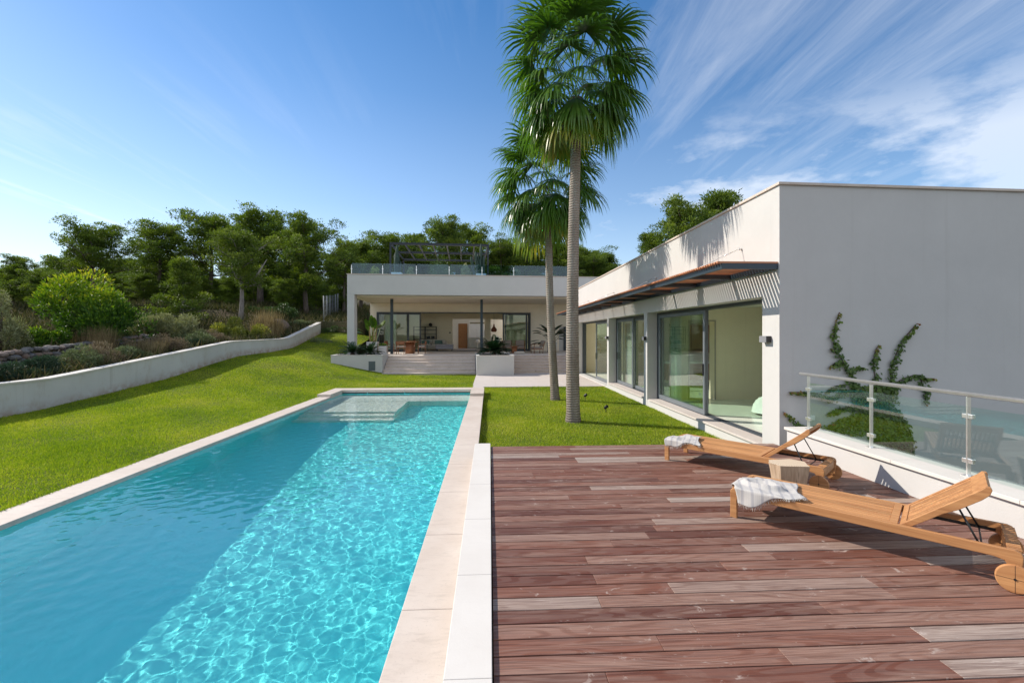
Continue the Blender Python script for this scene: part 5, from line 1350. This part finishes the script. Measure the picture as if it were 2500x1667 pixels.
# ivy on the gable
def ivy():
    r=np.random.default_rng(55); s=math.tan(R(2.1)); t=thing('climbing_vine','green climbing vine with reddish tips spreading over the shaded gable wall behind the railing','climbing plant',(6.0,7.28,-.2)); O=np.array([6.0,7.28,-.2])
    st=[[(6.2,.6),(6.1,.8),(6.05,.99),(5.98,1.18),(5.88,1.32),(5.8,1.46),(5.73,1.59),(5.69,1.73),(5.69,1.87),(5.74,2.03),(5.79,2.18)],
        [(6.45,.6),(6.47,.99),(6.43,1.11),(6.4,1.27),(6.41,1.43),(6.45,1.57),(6.5,1.64)],
        [(6.6,.6),(6.72,.99),(6.71,1.17),(6.76,1.36),(6.82,1.5),(6.92,1.71),(7.05,1.85),(7.19,2.0)],
        [(6.7,.8),(6.82,1.01),(7.02,1.1),(7.18,1.13),(7.33,1.07),(7.51,1.07)],[(7.25,1.08),(7.34,.84),(7.35,.63)],
        [(6.3,.85),(5.93,.88),(5.63,.74),(5.41,.84),(5.17,.86),(4.9,.87)],[(5.8,.22),(5.5,.26),(5.29,.29),(5.1,.31),(4.95,.43),(4.80,.55)],
        [(6.07,.62),(5.8,.58),(5.56,.49)],[(6.05,1.0),(5.7,.95),(5.55,.86)],[(5.9,1.3),(5.72,1.34),(5.60,1.26)],[(5.98,1.18),(6.12,1.27),(6.22,1.25)],[(5.75,1.55),(5.62,1.57)],[(6.07,.42),(5.8,.40),(5.6,.30)]]
    P=[];Tn=[]; m=MB()
    for L in st:
        L=np.array(L); seg=np.linalg.norm(np.diff(L,axis=0),axis=1); tot=seg.sum(); cum=np.concatenate([[0],np.cumsum(seg)])
        n=int(tot*150); u=np.sort(r.random(n))**.85*tot; x=np.interp(u,cum,L[:,0]); z=np.interp(u,cum,L[:,1]); f=u/tot; w=(.062*(1-f)**.8+.010)
        x=x+r.normal(0,1,n)*w*.8; z=z+r.normal(0,1,n)*w*.55; P.append(np.stack([x,z],1)); Tn.append(np.clip(.30+r.normal(0,.13,n)+.75*np.clip(f-.72,0,1)/.28*(r.random(n)<.75),0,1))
        m.tube([(a-O[0],7.24+(a-4.75)*s-.012-O[1],b-O[2]) for a,b in L],[.009]*(len(L)-1)+[.003],5)
    poly=[(5.83,.42),(6.22,.55),(6.6,.62),(6.82,.54),(7.02,.31),(7.09,.03),(7.1,-.4),(6.5,-.5),(6.4,.02),(6.22,.25)]
    Q=[]
    while len(Q)<2300:
        x=r.uniform(5.8,7.15); z=r.uniform(-.5,.65); c=False; j=len(poly)-1
        for i in range(len(poly)):
            (xi,zi),(xj,zj)=poly[i],poly[j]
            if (zi>z)!=(zj>z) and x<(xj-xi)*(z-zi)/(zj-zi)+xi: c=not c
            j=i
        if c: Q.append((x+r.normal(0,.02),z+r.normal(0,.02)))
    for x0,x1,z0,z1,n in ((6.0,6.8,.55,.98,650),(5.6,6.2,.15,.35,160)):
        Q+= [(r.uniform(x0,x1),r.uniform(z0,z1)) for _ in range(n)]
    P.append(np.array(Q)); Tn.append(np.clip(.34+r.normal(0,.16,len(Q)),0,.8))
    P=np.concatenate(P); T=np.concatenate(Tn); n=len(P); X=P[:,0]; Z=P[:,1]; Y=7.24+(X-4.75)*s-r.uniform(.012,.06,n)
    B=np.stack([X,Y,Z],1)-O; D=unit(np.stack([r.normal(0,.6,n),-r.uniform(.1,.7,n),-np.ones(n)*.9+r.normal(0,.4,n)],1)); U=unit(np.stack([np.ones(n),r.normal(0,.35,n),r.normal(0,.4,n)],1)); U=unit(U-D*(U*D).sum(1,keepdims=True))
    size=r.uniform(.036,.064,n)*np.where(T>.8,.7,1)
    mat=m_leaf('vine_leaf',[(0,(.025,.055,.012)),(.35,(.075,.135,.02)),(.6,(.14,.20,.03)),(.78,(.24,.20,.03)),(1,(.30,.06,.03))],.45,.2,(1,1.1,.4),.4,6)
    fobj('leaves',[leaf_quads(B,D,U,size,size*.95,T,.08)],mat,t); obj('stem',m,M['bark'],t)
ivy()
# ------------------------------------------------------------------ light, sky, camera
def world():
    w=bpy.data.worlds.new('World'); scene.world=w; w.use_nodes=True; t=w.node_tree; t.nodes.clear()
    out=t.nodes.new('ShaderNodeOutputWorld'); bg=t.nodes.new('ShaderNodeBackground'); bg.inputs[1].default_value=SKY_STR
    sky=t.nodes.new('ShaderNodeTexSky'); sky.sky_type='NISHITA'; sky.sun_disc=False
    sky.sun_elevation=R(SUN_EL); sky.sun_rotation=R(-(90-SUN_AZ)); sky.altitude=0; sky.air_density=1.0; sky.dust_density=.15; sky.ozone_density=2.5
    def nd(typ,**k):
        n=t.nodes.new('ShaderNode'+typ)
        for q,v in k.items(): setattr(n,q,v)
        return n
    def mth(op,a_,b_=0.0,clamp=False):
        n=nd('Math',operation=op,use_clamp=clamp)
        for i,v in enumerate((a_,b_)):
            if isinstance(v,(int,float)): n.inputs[i].default_value=v
            else: t.links.new(v,n.inputs[i])
        return n.outputs[0]
    def ramp(f,st):
        n=nd('ValToRGB'); 
        while len(n.color_ramp.elements)<len(st): n.color_ramp.elements.new(.5)
        for e,(p,c) in zip(n.color_ramp.elements,st): e.position=p; e.color=(c,c,c,1)
        t.links.new(f,n.inputs[0]); return n.outputs[0]
    hs=nd('HueSaturation'); hs.inputs['Saturation'].default_value=SKY_SAT; hs.inputs['Value'].default_value=SKY_VAL; t.links.new(sky.outputs[0],hs.inputs['Color'])
    tc=nd('TexCoord'); sp=nd('SeparateXYZ'); t.links.new(tc.outputs['Generated'],sp.inputs[0])
    z=mth('ADD',mth('MAXIMUM',sp.outputs[2],0.0),.07)
    px=mth('DIVIDE',sp.outputs[0],z); py=mth('DIVIDE',sp.outputs[1],z)
    cb=nd('CombineXYZ'); t.links.new(px,cb.inputs[0]); t.links.new(py,cb.inputs[1])
    def nz(scale,rot,loc,sc,detail,rough,dist):
        m=nd('Mapping'); m.inputs['Rotation'].default_value=(0,0,R(rot)); m.inputs['Scale'].default_value=scale; m.inputs['Location'].default_value=loc
        t.links.new(cb.outputs[0],m.inputs[0]); n=nd('TexNoise'); n.inputs['Scale'].default_value=sc; n.inputs['Detail'].default_value=detail; n.inputs['Roughness'].default_value=rough; n.inputs['Distortion'].default_value=dist
        t.links.new(m.outputs[0],n.inputs['Vector']); return n.outputs[0]
    # wind-drawn cirrus: streaks along one direction, patchy cover
    st=nz((1.0,.085,1),24,(3.1,.4,0),3.6,10,.64,.5); st2=nz((1.0,.16,1),15,(7.3,1.1,0),7.0,8,.68,.8); patch=nz((1,.55,1),10,(1.7,5.2,0),.55,3,.5,.2)
    side=mth('ADD',mth('MULTIPLY',sp.outputs[0],.07),mth('MULTIPLY',mth('MULTIPLY',sp.outputs[0],sp.outputs[0]),.20))
    back=mth('MULTIPLY',mth('MAXIMUM',mth('MULTIPLY',sp.outputs[1],-1.0),0.0),1.6)  # unseen cloud cover behind the camera, added as neutral fill light
    left=mth('MULTIPLY',mth('MAXIMUM',mth('MULTIPLY',sp.outputs[0],-1.0),0.0),.16)
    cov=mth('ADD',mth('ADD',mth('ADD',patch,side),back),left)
    f=mth('ADD',mth('ADD',mth('MULTIPLY',st,.70),mth('MULTIPLY',st2,.42)),mth('MULTIPLY',mth('SUBTRACT',cov,.5),.62))
    mask=ramp(f,[(.55,0),(.68,.14),(.84,.34),(1,.75)])
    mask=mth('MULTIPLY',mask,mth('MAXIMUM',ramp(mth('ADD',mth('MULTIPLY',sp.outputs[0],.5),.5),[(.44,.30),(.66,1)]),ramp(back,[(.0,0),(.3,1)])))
    # low puffy bank towards the right horizon
    lo=nd('TexNoise'); lo.inputs['Scale'].default_value=4.5; lo.inputs['Detail'].default_value=8; lo.inputs['Roughness'].default_value=.6; mp=nd('Mapping'); mp.inputs['Scale'].default_value=(1,1,2.6); mp.inputs['Location'].default_value=(.55,.1,.2)
    t.links.new(tc.outputs['Generated'],mp.inputs[0]); t.links.new(mp.outputs[0],lo.inputs['Vector'])
    band=ramp(sp.outputs[2],[(.0,.6),(.14,.75),(.30,1.0),(.44,0)])
    lowf=mth('ADD',lo.outputs[0],mth('MULTIPLY',mth('SUBTRACT',sp.outputs[0],.32),.50))
    lm=mth('MULTIPLY',ramp(lowf,[(.52,0),(.70,.75)]),band)
    hz=ramp(sp.outputs[2],[(.0,.9),(.10,.66),(.26,.31),(.46,.09),(.62,0)])
    hz=mth('MULTIPLY',hz,mth('SUBTRACT',.72,mth('MULTIPLY',sp.outputs[0],.42)))
    wv=mth('MULTIPLY',mth('SUBTRACT',st2,.5),.16)
    dx=mth('ABSOLUTE',mth('ADD',mth('ADD',px,2.405),wv))
    py4=mth('MULTIPLY',py,.25)
    tr=mth('MULTIPLY',mth('MULTIPLY',ramp(dx,[(0,.85),(.03,.6),(.075,0)]),ramp(py4,[(.30,0),(.42,1),(.80,1),(.90,0)])),mth('ADD',st2,.25))
    wide=mth('MULTIPLY',mth('MULTIPLY',ramp(mth('MULTIPLY',dx,.32),[(0,.95),(.25,.62),(.8,0)]),ramp(py4,[(.25,0),(.45,1),(1,1)])),mth('ADD',mth('MULTIPLY',st,1.5),-.30,True))
    mk=mth('MAXIMUM',mth('MAXIMUM',mth('MAXIMUM',mask,lm),mth('MAXIMUM',tr,wide)),hz,True)
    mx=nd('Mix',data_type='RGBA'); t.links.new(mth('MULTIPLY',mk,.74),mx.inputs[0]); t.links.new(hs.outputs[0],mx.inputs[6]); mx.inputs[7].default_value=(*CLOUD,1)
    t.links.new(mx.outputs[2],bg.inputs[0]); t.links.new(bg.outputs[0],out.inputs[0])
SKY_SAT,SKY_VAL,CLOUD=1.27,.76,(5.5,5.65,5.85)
SKY_STR=.15
world()
sl=bpy.data.lights.new('sun','SUN'); sl.energy=4.0; sl.angle=R(.53); sl.color=(1,.93,.82)
so=bpy.data.objects.new('sun',sl); col.objects.link(so)
dv=Vector((-math.cos(R(SUN_EL))*math.cos(R(SUN_AZ)),math.cos(R(SUN_EL))*math.sin(R(SUN_AZ)),math.sin(R(SUN_EL))))
so.rotation_euler=(-dv).to_track_quat('-Z','Y').to_euler(); so.location=dv*60
sl.cycles.is_caustics_light=True
cam=bpy.data.cameras.new('camera'); co=bpy.data.objects.new('camera',cam); col.objects.link(co)
cam.lens=16; cam.sensor_width=36; cam.clip_end=2000; cam.clip_start=.05; cam.shift_y=-.0062
co.location=(0,0,1.8); co.rotation_euler=(R(90),0,R(-2.83)); scene.camera=co
vs=scene.view_settings; vs.view_transform='Standard'; vs.look='None'; vs.exposure=.54; vs.gamma=1; vs.use_curve_mapping=False
cy=scene.cycles; cy.max_bounces=12; cy.transparent_max_bounces=24; cy.diffuse_bounces=8; cy.glossy_bounces=5; cy.transmission_bounces=8
cy.use_denoising=True; cy.denoiser='OPENIMAGEDENOISE'; cy.caustics_reflective=False; cy.caustics_refractive=True; cy.blur_glossy=.3
cy.sample_clamp_indirect=8
